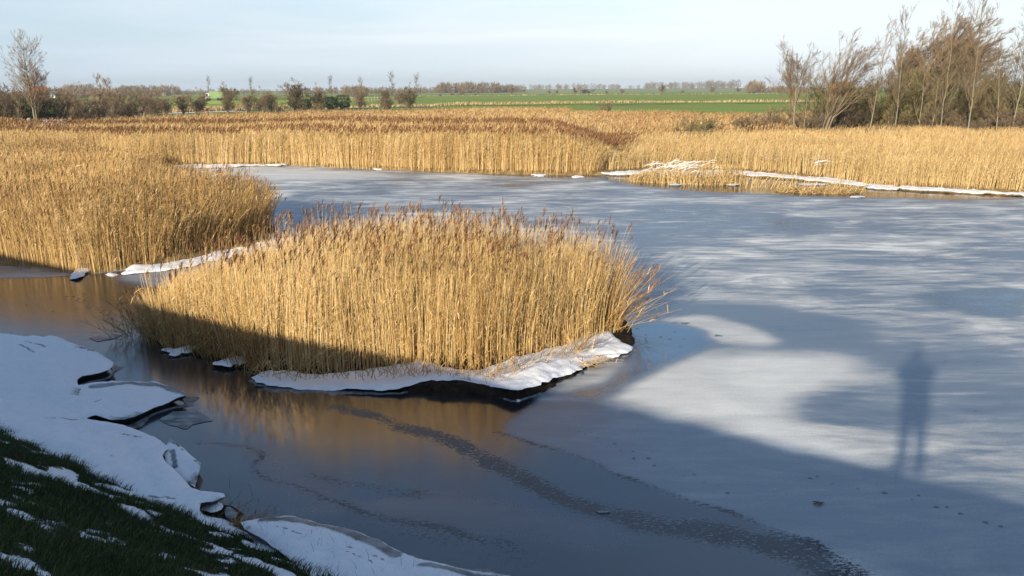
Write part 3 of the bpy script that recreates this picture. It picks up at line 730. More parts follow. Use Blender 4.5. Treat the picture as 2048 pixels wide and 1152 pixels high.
for k, (pp, lb) in enumerate([([(1335, 369), (1350, 367), (1370, 369), (1350, 371)], 'flat ice floe beside left half of the standing reed tuft'), ([(1450, 368), (1465, 366), (1482, 369), (1462, 371)], 'flat ice floe at right end of the standing reed tuft'),
                              ([(1590, 367), (1640, 365), (1660, 369), (1610, 371)], 'wide thin ice floe behind the bent reed tuft'), ([(1695, 393), (1715, 390), (1735, 393), (1715, 396)], 'flat ice floe at right end of the bent reed tuft')]):
    slab('ice_floe', PL(pp, .05), lb, 'ice floe', .06, -.02, .1, .04, .02, .03, edge=M_EDGEPALE, seed=70 + k, group='small white ice floes by the right bank')

# ------------------------------------------------------------------ reeds
# island stand
IR = PL([(288, 660), (330, 688), (450, 706), (520, 724), (620, 738), (720, 734), (830, 733), (950, 744), (1000, 730), (1100, 700), (1180, 676), (1245, 652)], .15)
IR = np.vstack([IR, [(2.2, 17.4), (1.0, 18.7), (-.7, 19.9), (-3, 20.6), (-6.2, 20.6), (-8.1, 18.8)]])
p = scatter(IR, 300)
e = sdf(p[:, 0], p[:, 1], IR); N = len(p)
H = (2.12 * (0.50 + .48 * sstep(-8.2, -3.6, p[:, 0])) * (.84 + .26 * fbm(p[:, 0] * .6, p[:, 1] * .6, 120)) * rng.uniform(.66, 1.04, N)) * (.86 + .14 * sstep(0, .8, e))
tall = rng.uniform(0, 1, N) > .955
H = np.where(tall, np.maximum(H, 1.9 * (.6 + .4 * sstep(-8.2, -4, p[:, 0]))) + rng.uniform(.05, .35, N), H)
out = p - np.array([-2.6, 17.0]); out /= np.linalg.norm(out, axis=1, keepdims=True)
wob = np.stack([fbm(p[:, 0] * .8, p[:, 1] * .8, 130) - .5, fbm(p[:, 0] * .8, p[:, 1] * .8, 131) - .5], 1)
lean = rng.normal(0, .09, (N, 2)) + out * (.16 * sstep(.5, 0, e))[:, None] + wob * .35 + [.05, .02]
lean += np.column_stack([(rng.uniform(0, .30, N) * sstep(1.2, 2.6, p[:, 0])), -.1 * sstep(1.2, 2.6, p[:, 0])])
broken = rng.uniform(0, 1, N) < .07; H[broken] *= rng.uniform(.35, .8, broken.sum()); lean[broken] += rng.normal(0, .35, (broken.sum(), 2))
plume = ((rng.uniform(0, 1, N) < .02) | (tall & (rng.uniform(0, 1, N) < .85))) & (H > 1.45)
acc = Acc(); reeds(acc, p, .04, H, lean, rng.uniform(.0032, .0058, N), 3, 3, (.08, .24), .0065, plume, 9, (.08, .19), .009, .56, leafz=(.15, .92))
# stray bent stems splaying over the ice from the right tip and the left end
n = 90; q2 = np.column_stack([rng.uniform(1.7, 2.4, n), rng.uniform(15.7, 17.2, n)])
reeds(acc, q2, .12, rng.uniform(.25, 1.3, n), np.column_stack([rng.uniform(.35, 1.25, n), rng.uniform(-.5, .35, n)]), np.full(n, .006), 4, 2, (.15, .4), .007, rng.uniform(0, 1, n) < .15, 5, tint0=.4, bend=1.5)
n = 260; q2 = np.column_stack([rng.uniform(-8.4, -6.2, n), rng.uniform(15.6, 17.6, n)])
reeds(acc, q2, .05, rng.uniform(.15, .9, n), np.column_stack([rng.uniform(-.6, .3, n), rng.uniform(-.7, .1, n)]), np.full(n, .006), 3, 2, (.15, .3), .006, None, tint0=.2, bend=1.4)
n = 420; t = rng.uniform(0, 1, n); b = smooth_poly(PL([(520, 742), (640, 752), (760, 748), (850, 742), (950, 752), (1000, 750), (1100, 712), (1180, 690)], .2), 2, False)
ii = (t * (len(b) - 1)).astype(int); q2 = b[ii] + rng.normal(0, .12, (n, 2))
reeds(acc, q2, .16, rng.uniform(.12, .55, n), rng.normal(0, .18, (n, 2)) + [.05, -.12], np.full(n, .005), 2, 1, (.1, .25), .006, None, tint0=.3, bend=1.2)
n = 150; q2 = np.column_stack([rng.uniform(.3, 1.6, n), rng.uniform(13.6, 14.6, n)])
q2 = q2[np.abs(sdf(q2[:, 0], q2[:, 1], ISL)) < .22]; n = len(q2)
reeds(acc, q2, .08, rng.uniform(.02, .16, n), np.column_stack([rng.uniform(-.2, .6, n), rng.uniform(-.4, .1, n)]), np.full(n, .006), 3, 1, (.1, .2), .006, None, tint0=.45, bend=1.2)
n = 420; t = rng.uniform(0, 1, n); b = smooth_poly(PL([(292, 668), (330, 694), (390, 708), (450, 724), (520, 742)], .05), 2, False)
ii = (t * (len(b) - 1)).astype(int); q2 = b[ii] + rng.normal(0, .13, (n, 2)) + [0, .12]
reeds(acc, q2, .03, rng.uniform(.2, .95, n), rng.normal(0, .16, (n, 2)) + [-.05, -.16], np.full(n, .005), 3, 2, (.1, .25), .006, None, tint0=.25, bend=1.3)
tag(acc.build('reeds', [M_REED, M_PLUME]), 'stand of dry golden reeds with brown plumes on the island in mid pond', 'reeds', kind='stuff')

# left bed
LB = np.array([(-27, 28.2), (-20, 25.9), (-15.4, 23.3), (-12.1, 21.75), (-10.6, 22.75), (-8.4, 26.1), (-8.7, 29), (-10, 30.8), (-16, 33.3), (-18.7, 41), (-21.6, 50), (-23.7, 55), (-30, 58), (-50, 60), (-46, 34)])
def thin(p, k0=1.0):
    """fewer stems with distance; they are grown thicker in step"""
    d = np.hypot(p[:, 0], p[:, 1]); return p[rng.uniform(0, 1, len(p)) < k0 * np.clip(26 / d, .2, 1) ** 1.3]
p = thin(scatter(LB, 190)); N = len(p); e = sdf(p[:, 0], p[:, 1], LB); dist = np.hypot(p[:, 0], p[:, 1])
H = 1.86 * (.78 + .42 * fbm(p[:, 0] * .28, p[:, 1] * .28, 140)) * rng.uniform(.72, 1.08, N) * (.85 + .15 * sstep(0, 1.0, e))
H *= 1 + .12 * sstep(-9.5, -14, p[:, 0]); H *= 1 - .55 * sstep(38, 47, p[:, 1]) * sstep(-38, -27, p[:, 0])
wob = np.stack([fbm(p[:, 0] * .5, p[:, 1] * .5, 150) - .5, fbm(p[:, 0] * .5, p[:, 1] * .5, 151) - .5], 1)
lean = rng.normal(0, .12, (N, 2)) + wob * .6 + [.08, .0]
lean += np.column_stack([rng.uniform(.0, .6, N), rng.uniform(-.4, .1, N)]) * (sstep(2.0, 0, e) * sstep(-12, -9, p[:, 0]))[:, None]
acc = Acc(); reeds(acc, p, ground_z(p[:, 0], p[:, 1]).clip(-.05, .4), H, lean, np.maximum(.0045, dist * .00019) * rng.uniform(.8, 1.2, N), 3, 3, (.14, .32), .010, rng.uniform(0, 1, N) < .10, 4, (.10, .20), .010, .40)
tag(acc.build('reeds', [M_REED, M_PLUME]), 'dense bed of dry golden reeds on the left shore', 'reeds', kind='stuff')

# tall far bed with its dark row of plumes
FB = np.array([(-50, 60), (-30, 58), (-26.2, 55.2), (-23, 54.8), (-15.2, 55.1), (-8.5, 51.75), (-1.9, 48.8), (4.7, 47.55), (6.3, 50.1), (7.8, 55), (9.5, 61), (3, 66), (-10, 70), (-30, 74), (-52, 74)])
p = scatter(FB, 80); e = sdf(p[:, 0], p[:, 1], FB); p = p[rng.uniform(0, 1, len(p)) < .3 + .7 * sstep(6, 2, e)]; N = len(p); e = sdf(p[:, 0], p[:, 1], FB)
H = 2.32 * (.88 + .22 * fbm(p[:, 0] * .2, p[:, 1] * .2, 160)) * rng.uniform(.74, 1.06, N) * (.9 + .1 * sstep(0, 1.5, e))
fpl = rng.uniform(0, 1, N) < .04 + .13 * sstep(6, 2.5, e); H = np.where(fpl, 2.32 * (.93 + .12 * fbm(p[:, 0] * .2, p[:, 1] * .2, 160)) * rng.uniform(.95, 1.06, N), H * .93)
H *= 1 - .12 * sstep(-14, -30, p[:, 0])
wob = np.stack([fbm(p[:, 0] * .4, p[:, 1] * .4, 170) - .5, fbm(p[:, 0] * .4, p[:, 1] * .4, 171) - .5], 1)
lean = rng.normal(0, .12, (N, 2)) + wob * .5 + [.08, 0]
lean += np.column_stack([rng.uniform(.0, .5, N), np.zeros(N)]) * sstep(3.6, 5, p[:, 0])[:, None]
H *= 1 - .45 * sstep(2.6, 7, p[:, 0])
acc = Acc(); reeds(acc, p, ground_z(p[:, 0], p[:, 1]).clip(-.05, .5), H, lean, rng.uniform(.006, .0105, N), 3, 3, (.16, .38), .013, fpl, 4, (.15, .30), .019, .58)
tag(acc.build('reeds', [M_REED, M_PLUME]), 'tall far reed bed topped with dark brown plumes across the pond', 'reeds', kind='stuff')

# rear reed field
RB = np.array([(-52, 74), (-30, 74), (-10, 70), (3, 66), (8, 61), (14, 62), (24, 66), (40, 70), (90, 82), (90, 112), (32, 103), (25, 106), (12, 118), (-2, 128), (-31, 118), (-44, 88), (-56, 80)])
p = scatter(RB, 17); N = len(p)
H = 1.85 * (.8 + .4 * fbm(p[:, 0] * .1, p[:, 1] * .1, 180)) * rng.uniform(.75, 1.1, N)
H *= np.where(p[:, 0] > 8, .8, 1)
lean = rng.normal(0, .16, (N, 2)) + [.12, 0]
acc = Acc(); reeds(acc, p, ground_z(p[:, 0], p[:, 1]), H, lean, rng.uniform(.010, .017, N), 2, 4, (.2, .42), .019, rng.uniform(0, 1, N) < .36 * np.clip(.25 + 1.4 * (fbm(p[:, 0] * .06, p[:, 1] * .12, 185) - .3), 0, 1), 4, (.2, .36), .028, .55)
tag(acc.build('reeds', [M_REEDPALE, M_PLUMERED]), 'flat field of rust tinged reeds behind the tall far bed', 'reeds', kind='stuff')

# right bank bed
GB = np.array([P(x_, y_, .15) for x_, y_ in [(1215, 342), (1300, 337), (1470, 339), (1560, 346), (1650, 355), (1740, 369), (1800, 372), (1900, 376), (2048, 384)]] + [(34, 34.0), (46, 26.0), (60, 40), (60, 66), (40, 68), (24, 65), (14, 61.5), (8.2, 60)])
p = scatter(GB, 80); N = len(p); e = sdf(p[:, 0], p[:, 1], GB)
rise = sstep(0, 14, e) * .35
H = 1.5 * (.75 + .5 * fbm(p[:, 0] * .22, p[:, 1] * .22, 190)) * rng.uniform(.7, 1.1, N) * (.78 + .22 * sstep(7, 17, p[:, 0]))
lean = rng.normal(0, .16, (N, 2)) + [.12, 0] + np.stack([fbm(p[:, 0] * .5, p[:, 1] * .5, 200) - .5, p[:, 0] * 0], 1) * .6
acc = Acc(); reeds(acc, p, ground_z(p[:, 0], p[:, 1]).clip(-.05, .6), H, lean, rng.uniform(.0055, .0095, N), 3, 2, (.12, .28), .010, rng.uniform(0, 1, N) < .05, 3, (.14, .26), .014, .6)
tag(acc.build('reeds', [M_REEDPALE, M_PLUMERED]), 'pale yellow reed bed on the right bank below the trees', 'reeds', kind='stuff')

# two tufts standing in the ice by the right bank
def line_scatter(pts, n, w):
    b = smooth_poly(PL(pts), 2, False); ii = rng.integers(0, len(b) - 1, n); f = rng.uniform(0, 1, (n, 1))
    return b[ii] * (1 - f) + b[ii + 1] * f + rng.normal(0, w, (n, 2))
acc = Acc()
q2 = line_scatter([(1275, 362), (1340, 366), (1400, 369), (1470, 368)], 1500, .35); n = len(q2)
reeds(acc, q2, 0, rng.uniform(.1, 1.0, n) * (.5 + .6 * sstep(6.5, 9, q2[:, 0])), rng.normal(0, .2, (n, 2)) + [.1, 0], rng.uniform(.008, .014, n), 2, 2, (.15, .4), .013, None, tint0=.6)
tag(acc.build('reeds', [M_REEDPALE, M_PLUMERED]), 'upright reed tuft standing in ice before the broad snow ledge', 'reeds', kind='stuff')
acc = Acc()
q2 = line_scatter([(1565, 384), (1620, 387), (1680, 387), (1700, 384)], 420, .18); n = len(q2)
reeds(acc, q2, 0, rng.uniform(.05, .35, n), np.column_stack([rng.uniform(-.4, .9, n), rng.normal(0, .2, n)]), rng.uniform(.008, .013, n), 3, 2, (.15, .4), .012, None, tint0=.55, bend=1.3)
q2 = line_scatter([(1510, 376), (1560, 374), (1620, 376), (1690, 384)], 150, .5); n = len(q2)
reeds(acc, q2, 0, rng.uniform(.3, 1.3, n), np.column_stack([rng.uniform(-.1, .8, n), rng.normal(0, .1, n)]), rng.uniform(.008, .012, n), 3, 1, (.15, .4), .012, None, tint0=.7, bend=1.3)
tag(acc.build('reeds', [M_REEDPALE, M_PLUMERED]), 'sparse bent reed tuft lying over ice before the long right ledge', 'reeds', kind='stuff')

# snow caught on bent reeds of the right bank
acc = Acc()
for (x, y, wpx, hpx, cnt) in [(1558, 304, 52, 9, 240), (1506, 300, 14, 6, 40), (1325, 291, 18, 4, 60), (1298, 287, 10, 3, 20), (1705, 310, 16, 7, 45), (1790, 313, 30, 5, 60), (1355, 329, 60, 7, 80), (1640, 320, 20, 6, 25)]:
    xx = x + rng.normal(0, wpx * .5, cnt); yy = y + rng.normal(0, hpx * .5, cnt)
    c = np.array([P(a, b, .95) for a, b in zip(xx, yy)]); M = cnt
    L = rng.uniform(.2, .8, M); az = rng.normal(.15, .4, M); dh = np.stack([np.cos(az), np.sin(az)], 1)
    z = np.full(M, .95) + rng.normal(0, .08, M)
    pts = np.stack([np.column_stack([c - dh * L[:, None] * .5, z - .12]), np.column_stack([c, z]), np.column_stack([c + dh * L[:, None] * .5, z - .05])], 1)
    tubes(acc, pts, np.stack([np.full(M, .012), np.full(M, .015), np.full(M, .005)], 1) * rng.uniform(.4, 1.3, (M, 1)), 5)
tag(acc.build('snow', M_SNOW), 'snow caught on bent stems of the pale right bank reeds', 'snow', kind='stuff')

# bird and animal tracks: small dark prints melted into the frost
acc = Acc()
def track(pts, step, size, pair=.05):
    b = smooth_poly(PL(pts), 3, False); d = np.concatenate([[0], np.cumsum(np.linalg.norm(np.diff(b, axis=0), axis=1))])
    s = np.arange(0, d[-1], step); px = np.interp(s, d, b[:, 0]); py = np.interp(s, d, b[:, 1])
    for k in range(len(s)):
        if rng.uniform() < .12: continue
        cx = px[k] + (pair if k % 2 else -pair) * .8 + rng.normal(0, .03); cy = py[k] + (pair if k % 2 else -pair) + rng.normal(0, .03)
        a = np.arange(8) / 8 * 2 * np.pi; r_ = size * rng.uniform(.35, .95) * (1 + .35 * np.cos(3 * a + rng.uniform(0, 6)))
        v = np.vstack([[(cx, cy, .004)], np.column_stack([cx + r_ * np.cos(a) * 1.3, cy + r_ * np.sin(a), np.full(8, .0035)])])
        i = np.arange(8); acc.add(v, np.column_stack([i * 0, i + 1, (i + 1) % 8 + 1, (i + 1) % 8 + 1]))
track([(1140, 855), (1200, 882), (1260, 905), (1320, 930), (1420, 965), (1470, 992)], .17, .028)
track([(1620, 952), (1700, 970), (1800, 985), (1900, 1018), (2010, 1056)], .15, .03)
track([(138, 592), (170, 606), (210, 626), (248, 638)], .16, .035)
track([(20, 605), (75, 610), (120, 624)], .3, .03)
track([(1310, 630), (1365, 645), (1435, 668)], .9, .09, .01)
track([(1260, 655), (1300, 690), (1340, 660), (1370, 690)], .25, .035, .12)
M_PRINT = noisy('bare_dark_ice', (.10, .115, .135), (.15, .165, .185), 20, .4, .4)
tag(acc.build('animal_tracks', M_PRINT), 'trails of small dark footprints across the frosted ice', 'footprints', kind='stuff')
acc = Acc()
for (x, y, dx, dy, L) in [(1638, 1008, .07, .015, .2), (1636, 1007, .05, -.03, .15), (1640, 1009, .03, .04, .12)]:
    c = P(x, y); tubes(acc, np.array([[(c[0] - dx, c[1] - dy, .012), (c[0], c[1], .02), (c[0] + dx, c[1] + dy, .01)]]), np.array([[.006, .010, .004]]), 5)
tag(acc.build('driftwood_scrap', M_TWIGDARK), 'small dark scrap of twigs frozen on the shaded ice at lower right', 'twig scrap')

# ------------------------------------------------------------------ fields beyond the reeds
def strip_field(name, poly, m, nx=60, ny=24, dz=.05):
    """poly = four corners (near-left, near-right, far-right, far-left)"""
    a, b, c, d = [np.array(t, float) for t in poly]; u = np.linspace(0, 1, nx); v = np.linspace(0, 1, ny)
    U, V = np.meshgrid(u, v); U = U.ravel()[:, None]; V = V.ravel()[:, None]
    p = (a * (1 - U) + b * U) * (1 - V) + (d * (1 - U) + c * U) * V
    _, _, q = grid(u, v)
    acc = Acc(); acc.add(np.column_stack([p, ground_z(p[:, 0], p[:, 1]) + dz]), q)
    return tag(acc.build(name, m, smooth=True), kind='structure')
FZ = .4
fA, fB = P(560, 219, FZ), P(1640, 205, FZ)
strip_field('field', [(-60, 122), (140, 108), (fB[0] + 60, fB[1]), (fA[0] - 160, fA[1])], M_FIELD, dz=.06)
strip_field('meadow', [(-110, 84), (-34, 118), (-45, 150), (-200, 130)], M_FIELDFROST, dz=.05)
fC, fD = P(560, 191, FZ), P(1640, 186.5, FZ)
strip_field('field', [(fA[0] - 160, fA[1] + 7), (fB[0] + 60, fB[1] + 9), (fD[0] + 200, fD[1]), (fC[0] - 400, fC[1])], M_FIELD, dz=.07)
strip_field('pasture', [(fC[0] - 400, fC[1] + 8), (fD[0] + 200, fD[1] + 8), (2400, 2900), (-2400, 2900)], M_FIELDPALE, dz=.12)
# snow lying along the lane and the ditch
def ribbon(name, pts, w, m, dz):
    b = smooth_poly(np.array(pts), 2, False); t = np.gradient(b, axis=0); nn = np.stack([-t[:, 1], t[:, 0]], 1); nn /= np.linalg.norm(nn, axis=1, keepdims=True)
    ww = w * (.6 + .8 * fbm(b[:, 0] * .05, b[:, 1] * .05, 220))[:, None]
    e0, e1 = b - nn * ww, b + nn * ww; v = np.vstack([np.column_stack([e0, ground_z(e0[:, 0], e0[:, 1]) + dz]), np.column_stack([e1, ground_z(e1[:, 0], e1[:, 1]) + dz])])
    n = len(b); i = np.arange(n - 1); acc = Acc(); acc.add(v, np.stack([i, i + 1, i + 1 + n, i + n], 1))
    return tag(acc.build(name, m), kind='structure')
ribbon('path', [P(120, 234, FZ), P(220, 231, FZ), P(335, 227.5, FZ), P(480, 223, FZ)], 3.0, M_SNOW, .14)
ribbon('snowy_verge', [P(480, 222, FZ), P(600, 219.5, FZ), P(720, 217, FZ), P(860, 214, FZ)], 6.0, M_FIELDFROST, .16)
ribbon('ditch_snow', [P(1180, 211.5, FZ), P(1300, 209.5, FZ), P(1460, 207, FZ), P(1600, 205.5, FZ)], 2.2, M_FIELDFROST, .13)
# straw-coloured grass along the field boundary
def straw(pts, n, w, h, label, hw=.12):
    b = smooth_poly(np.array(pts), 2, False); d = np.concatenate([[0], np.cumsum(np.linalg.norm(np.diff(b, axis=0), axis=1))])
    s = rng.uniform(0, d[-1], n); p = np.stack([np.interp(s, d, b[:, 0]), np.interp(s, d, b[:, 1])], 1) + rng.normal(0, w, (n, 2))
    z = ground_z(p[:, 0], p[:, 1]); hh = h * rng.uniform(.4, 1.2, n) * (.5 + fbm(p[:, 0] * .08, p[:, 1] * .08, 230))
    base = np.column_stack([p, z]); ln = rng.normal(.15, .3, (n, 2)) * hh[:, None]
    mid = base + np.column_stack([ln * .4, hh * .6]); tip = base + np.column_stack([ln, hh])
    az = rng.uniform(0, np.pi, n); S = np.stack([np.cos(az), np.sin(az), az * 0], 1)
    acc = Acc(); strips(acc, np.stack([base, mid, tip], 1), np.array([[hw, hw * .8, hw * .2]]).repeat(n, 0), S, 0, rng.uniform(0, 1, n))
    tag(acc.build('dry_grass', M_STRAW), label, 'dry grass', kind='stuff')
straw([P(560, 218, FZ), P(700, 216, FZ), P(820, 213, FZ), P(900, 211, FZ), P(1010, 209, FZ), P(1200, 206, FZ), P(1400, 204.5, FZ), P(1640, 204, FZ)], 2600, 1.0, .8, 'strip of straw coloured grass between the two green fields')
straw([P(180, 229, FZ), P(330, 225, FZ), P(450, 221, FZ), P(560, 217, FZ), P(640, 216, FZ)], 7000, 2.0, 1.1, 'strip of straw coloured grass under the left hedgerow', .09)
straw([P(840, 192, .6), P(1000, 191, .6), P(1200, 189, .6), P(1560, 187, .6)], 500, 4, .7, 'thin dry grass line at far edge of the upper field', .3)

# ------------------------------------------------------------------ trees and shrubs
def grow(Pt, Rd, n, tr, lr, ang, rr, bias, K=4, curl=.25, jit=.35):
    """children of every branch: Pt (M,K0,3)"""
    M, K0, _ = Pt.shape
    L = np.linalg.norm(np.diff(Pt, axis=1), axis=2).sum(1)
    t = rng.uniform(tr[0], tr[1], (M, n)); f = t * (K0 - 1); i = np.minimum(f.astype(int), K0 - 2); w = (f - i)[..., None]
    m_ = np.arange(M)[:, None]
    o = Pt[m_, i] * (1 - w) + Pt[m_, i + 1] * w; tg = Pt[m_, i + 1] - Pt[m_, i]; tg /= np.linalg.norm(tg, axis=2, keepdims=True) + 1e-9
    r0 = Rd[m_, i] * (1 - w[..., 0]) + Rd[m_, i + 1] * w[..., 0]
    rv = rng.normal(0, 1, (M, n, 3)); rv -= (rv * tg).sum(2, keepdims=True) * tg; rv /= np.linalg.norm(rv, axis=2, keepdims=True) + 1e-9
    a = np.radians(rng.uniform(ang[0], ang[1], (M, n)))[..., None]
    d = tg * np.cos(a) + rv * np.sin(a); d = d + np.array(bias[0]); d /= np.linalg.norm(d, axis=2, keepdims=True)
    cl = (L[:, None] * rng.uniform(lr[0], lr[1], (M, n)) * (1 - .45 * t))
    s = np.linspace(0, 1, K); dv = d[:, :, None, :] + (np.array(bias[1]) * curl)[None, None, None, :] * s[None, None, :, None] + np.cumsum(rng.normal(0, jit, (M, n, K, 3)), 2) * .35
    st = dv[:, :, :-1] * (cl / (K - 1))[..., None, None]
    C = np.concatenate([o[:, :, None, :], o[:, :, None, :] + np.cumsum(st, 2)], 2).reshape(M * n, K, 3)
    r1 = (r0 * rr).reshape(-1, 1) * (1 - .75 * s)[None, :]
    return C, r1

def stem(h, r, lean=(0, 0), K=8, wig=.03, base=(0, 0), r1=.15):
    s = np.linspace(0, 1, K); p = np.stack([base[0] + lean[0] * s ** 1.4, base[1] + lean[1] * s ** 1.4, h * s - .15 * (1 - s)], 1)
    p[1:-1, :2] += rng.normal(0, wig * h, (K - 2, 2)) * .5
    return p[None], (r * (1 - (1 - r1) * s))[None]

def make_tree(name, stems, levels, mats, minr=.012, sides=5, tint=.5):
    """levels: list of (n, tr, lr, ang, rr, bias); returns (trunk mesh, crown mesh) as objects under an Empty"""
    Pt = np.concatenate([s[0] for s in stems]); Rd = np.concatenate([s[1] for s in stems])
    a0 = Acc(); tubes(a0, Pt, Rd, sides, 0, np.clip(rng.normal(tint, .15, len(Pt)), 0, 1))
    a1 = Acc()
    for k, lv in enumerate(levels):
        n, tr, lr, ang, rr, bias = lv[:6]
        Pt, Rd = grow(Pt, Rd, n, tr, lr, ang, rr, bias, K=5 if k == 0 else 4, **(lv[6] if len(lv) > 6 else {}))
        Rd = np.maximum(Rd, minr * np.linspace(1, .45, Rd.shape[1])[None])
        tubes(a1, Pt, Rd, 4 if k == 0 else 3, 0, np.clip(rng.normal(tint, .25, len(Pt)), 0, 1))
    return a0, a1

UPB = ((0, 0, .25), (0, 0, .6))
def put(name, a, mats, loc, rz, sc_, label, cat, group=None, parts=('trunk', 'crown')):
    root = empty(name, loc, label, cat, group); root.rotation_euler = (0, 0, rz); root.scale = sc_
    a[0].build(parts[0], mats[0], root, smooth=True); a[1].build(parts[1], mats[1], root)
    return root
def dup(root, loc, rz, sc_, label, group=None, mats=None):
    c = root.copy(); COL.objects.link(c); c.location = loc; c.rotation_euler = (0, 0, rz); c.scale = sc_; c['label'] = label
    if group: c['group'] = group
    for ch in root.children:
        d = ch.copy(); COL.objects.link(d); d.parent = c
    return c
def spot(x, Y):
    X_ = X_at(x, Y); return (X_, Y, float(ground_z(np.array([X_]), np.array([Y]))[0]))
def hgt(x, y, Y): return Z_at(x, y, Y) - spot(x, Y)[2]

def sapling(h, minr=.012, bushy=1.0):
    jj = dict(jit=.14)
    return make_tree('t', [stem(h, .028 + h * .0035, rng.normal(0, .3, 2), 10, .006, r1=.10)],
                     [(int(38 * bushy), (.22, .98), (.15, .36), (22, 50), .42, ((0, 0, .35), (0, 0, .8)), jj), (6, (.2, .95), (.3, .55), (20, 45), .55, UPB, jj), (4, (.2, .95), (.35, .65), (20, 40), .6, UPB, jj)], None, minr * .62, 6, .5)
def roundtree(h, minr=.012):
    return make_tree('t', [stem(h * .62, .11, rng.normal(0, .2, 2), 8, .02, r1=.35)],
                     [(20, (.40, 1.0), (.62, 1.0), (14, 44), .55, ((0, 0, .35), (0, 0, .5)), dict(jit=.16)), (8, (.25, 1), (.35, .6), (22, 50), .5, UPB, dict(jit=.16)), (6, (.25, 1), (.4, .65), (20, 45), .55, UPB, dict(jit=.16)), (3, (.3, 1), (.4, .7), (20, 45), .7, UPB)], None, minr * .62, 6, .5)
def windtree(h, dens=1.0, minr=.013, lean=1.2, n0=16):
    b1 = ((.22, 0, .32), (.75, 0, .30)); b2 = ((.30, 0, .25), (.7, 0, .2)); jj = dict(jit=.13)
    return make_tree('t', [stem(h * .56, .15, (lean, 0), 8, .012, r1=.4), stem(h * .52, .12, (lean * 1.5, .5), 8, .012, r1=.35, base=(.07, .06)), stem(h * .46, .10, (lean * .3, -.5), 8, .012, r1=.35, base=(-.08, -.06))],
                     [(n0, (.40, 1.0), (.62, 1.05), (15, 58), .5, b1, jj), (int(9 * dens), (.2, 1), (.32, .58), (18, 45), .5, b1, jj), (6, (.2, 1), (.4, .6), (18, 42), .5, b2, jj), (int(5 * dens), (.1, 1), (.45, .8), (15, 40), .7, b2, jj)], None, minr * .6, 6, .5)
def shrub(h, w, ns=14, n1=9, n2=5, n3=3, minr=.012, bias=((0.08, 0, .2), (.2, 0, .3)), spread=.45, foot=.35):
    st = []
    for k in range(ns):
        a = rng.uniform(0, 6.28); r_ = w * spread * rng.uniform(.2, 1)
        st.append(stem(h * rng.uniform(.62, 1.0), .03 + .006 * h, (math.cos(a) * r_, math.sin(a) * r_), 6, .04, (math.cos(a) * r_ * foot, math.sin(a) * r_ * foot), r1=.2))
    return make_tree('t', st, [(n1, (.12, .98), (.25, .5), (25, 65), .5, bias), (n2, (.2, .98), (.35, .65), (25, 60), .55, bias, dict(jit=.2)), (n3 + 2, (.1, 1), (.4, .8), (20, 55), .7, bias, dict(jit=.2))], None, minr * .7, 4, .45)

# --- right bank
GT = 'slim pale saplings along the right bank'
for (x, Y, yt, bush, lb) in [
        (1745, 64, 68, .7, 'slim pale sapling right of the windswept grey tree'),
        (1797, 66, 44, .8, 'slim pale sapling at left flank of the big brown tree'),
        (1845, 66, 105, .7, 'short pale sapling in front of the big brown tree'),
        (1872, 62, 150, .6, 'shortest crooked pale sapling amid the right thicket'),
        (1888, 64, 20, .8, 'tall slim sapling rising through the middle of the big brown tree'),
        (1945, 63, 2, 1.5, 'tallest bushy sapling at right flank of the big brown tree'),
        (2003, 64, 92, .8, 'medium sapling between the tallest sapling and frame edge'),
        (2018, 70, 62, .8, 'thin grey sapling leaning near the right edge'),
        (2033, 66, 20, 1.1, 'tall branching sapling nearest the right edge'),
        (1612, 62, 150, .5, 'short thin sapling between the round tree and windswept grey tree')]:
    put('sapling', sapling(hgt(x, yt, Y), .013, bush), (M_BARKPALE, M_TWIG), spot(x, Y), rng.uniform(0, 6), (1, 1, 1), lb, 'tree', GT)
put('bare_tree', roundtree(hgt(1588, 84, 66), .013), (M_BARKPALE, M_TWIG), spot(1590, 66), 1.0, (1, 1, 1), 'bare rounded tree with open crown at left end of the right thicket', 'tree')
put('windswept_tree', windtree(hgt(1680, 74, 64) * 1.16, .8, .011, 1.5, 12), (M_BARK, M_TWIG), spot(1650, 64), 0, (1, 1, 1), 'grey windswept tree leaning right with curved branches', 'tree')
put('windswept_tree', windtree(hgt(1880, 38, 76) * 1.16, 1.4, .015, 1.0, 24), (M_BARK, M_TWIGRED), spot(1858, 76), .1, (1.35, 1, 1), 'big brown windswept tree dominating the right thicket', 'tree')
put('windswept_tree', windtree(hgt(1810, 82, 77) * 1.2, 1.3, .015, .6, 20), (M_BARK, M_TWIGRED), spot(1795, 77), .2, (1, 1, 1), 'smaller brown windswept tree sheltering left of the big brown tree', 'tree')
put('windswept_tree', windtree(hgt(1990, 100, 76), 1.0, .014, .8, 12), (M_BARK, M_TWIG), spot(1960, 76), .3, (1, 1, 1), 'dark branching tree behind the tallest sapling', 'tree')

SH_OL = [put('shrub', shrub(5.4, 5.6, 20, 10, 6, 3, .016), (M_BARK, M_TWIGOLIVE), spot(1668, 71), 0, (1, 1, 1), 'olive brown shrub behind the grey windswept tree', 'shrub', 'tall olive shrubs massed behind the right trees')]
for k, (x, Y, s, lb) in enumerate([(1722, 72, .95, 'olive shrub behind the slim sapling right of the windswept grey tree'), (1770, 70, 1.0, 'olive shrub behind the left flank sapling of the big brown tree'), (1822, 71, 1.05, 'olive shrub behind the short pale sapling'),
                                  (1880, 70, 1.05, 'olive shrub behind the foot of the tall slim sapling'), (1932, 72, 1.05, 'olive shrub behind the foot of the tallest sapling'), (1988, 70, 1.0, 'olive shrub behind the medium sapling'), (2042, 71, 1.05, 'olive shrub cut off by the right edge of the view')]):
    dup(SH_OL[0], spot(x, Y), rng.uniform(0, 6), (s, s, s * rng.uniform(.9, 1.05)), lb)
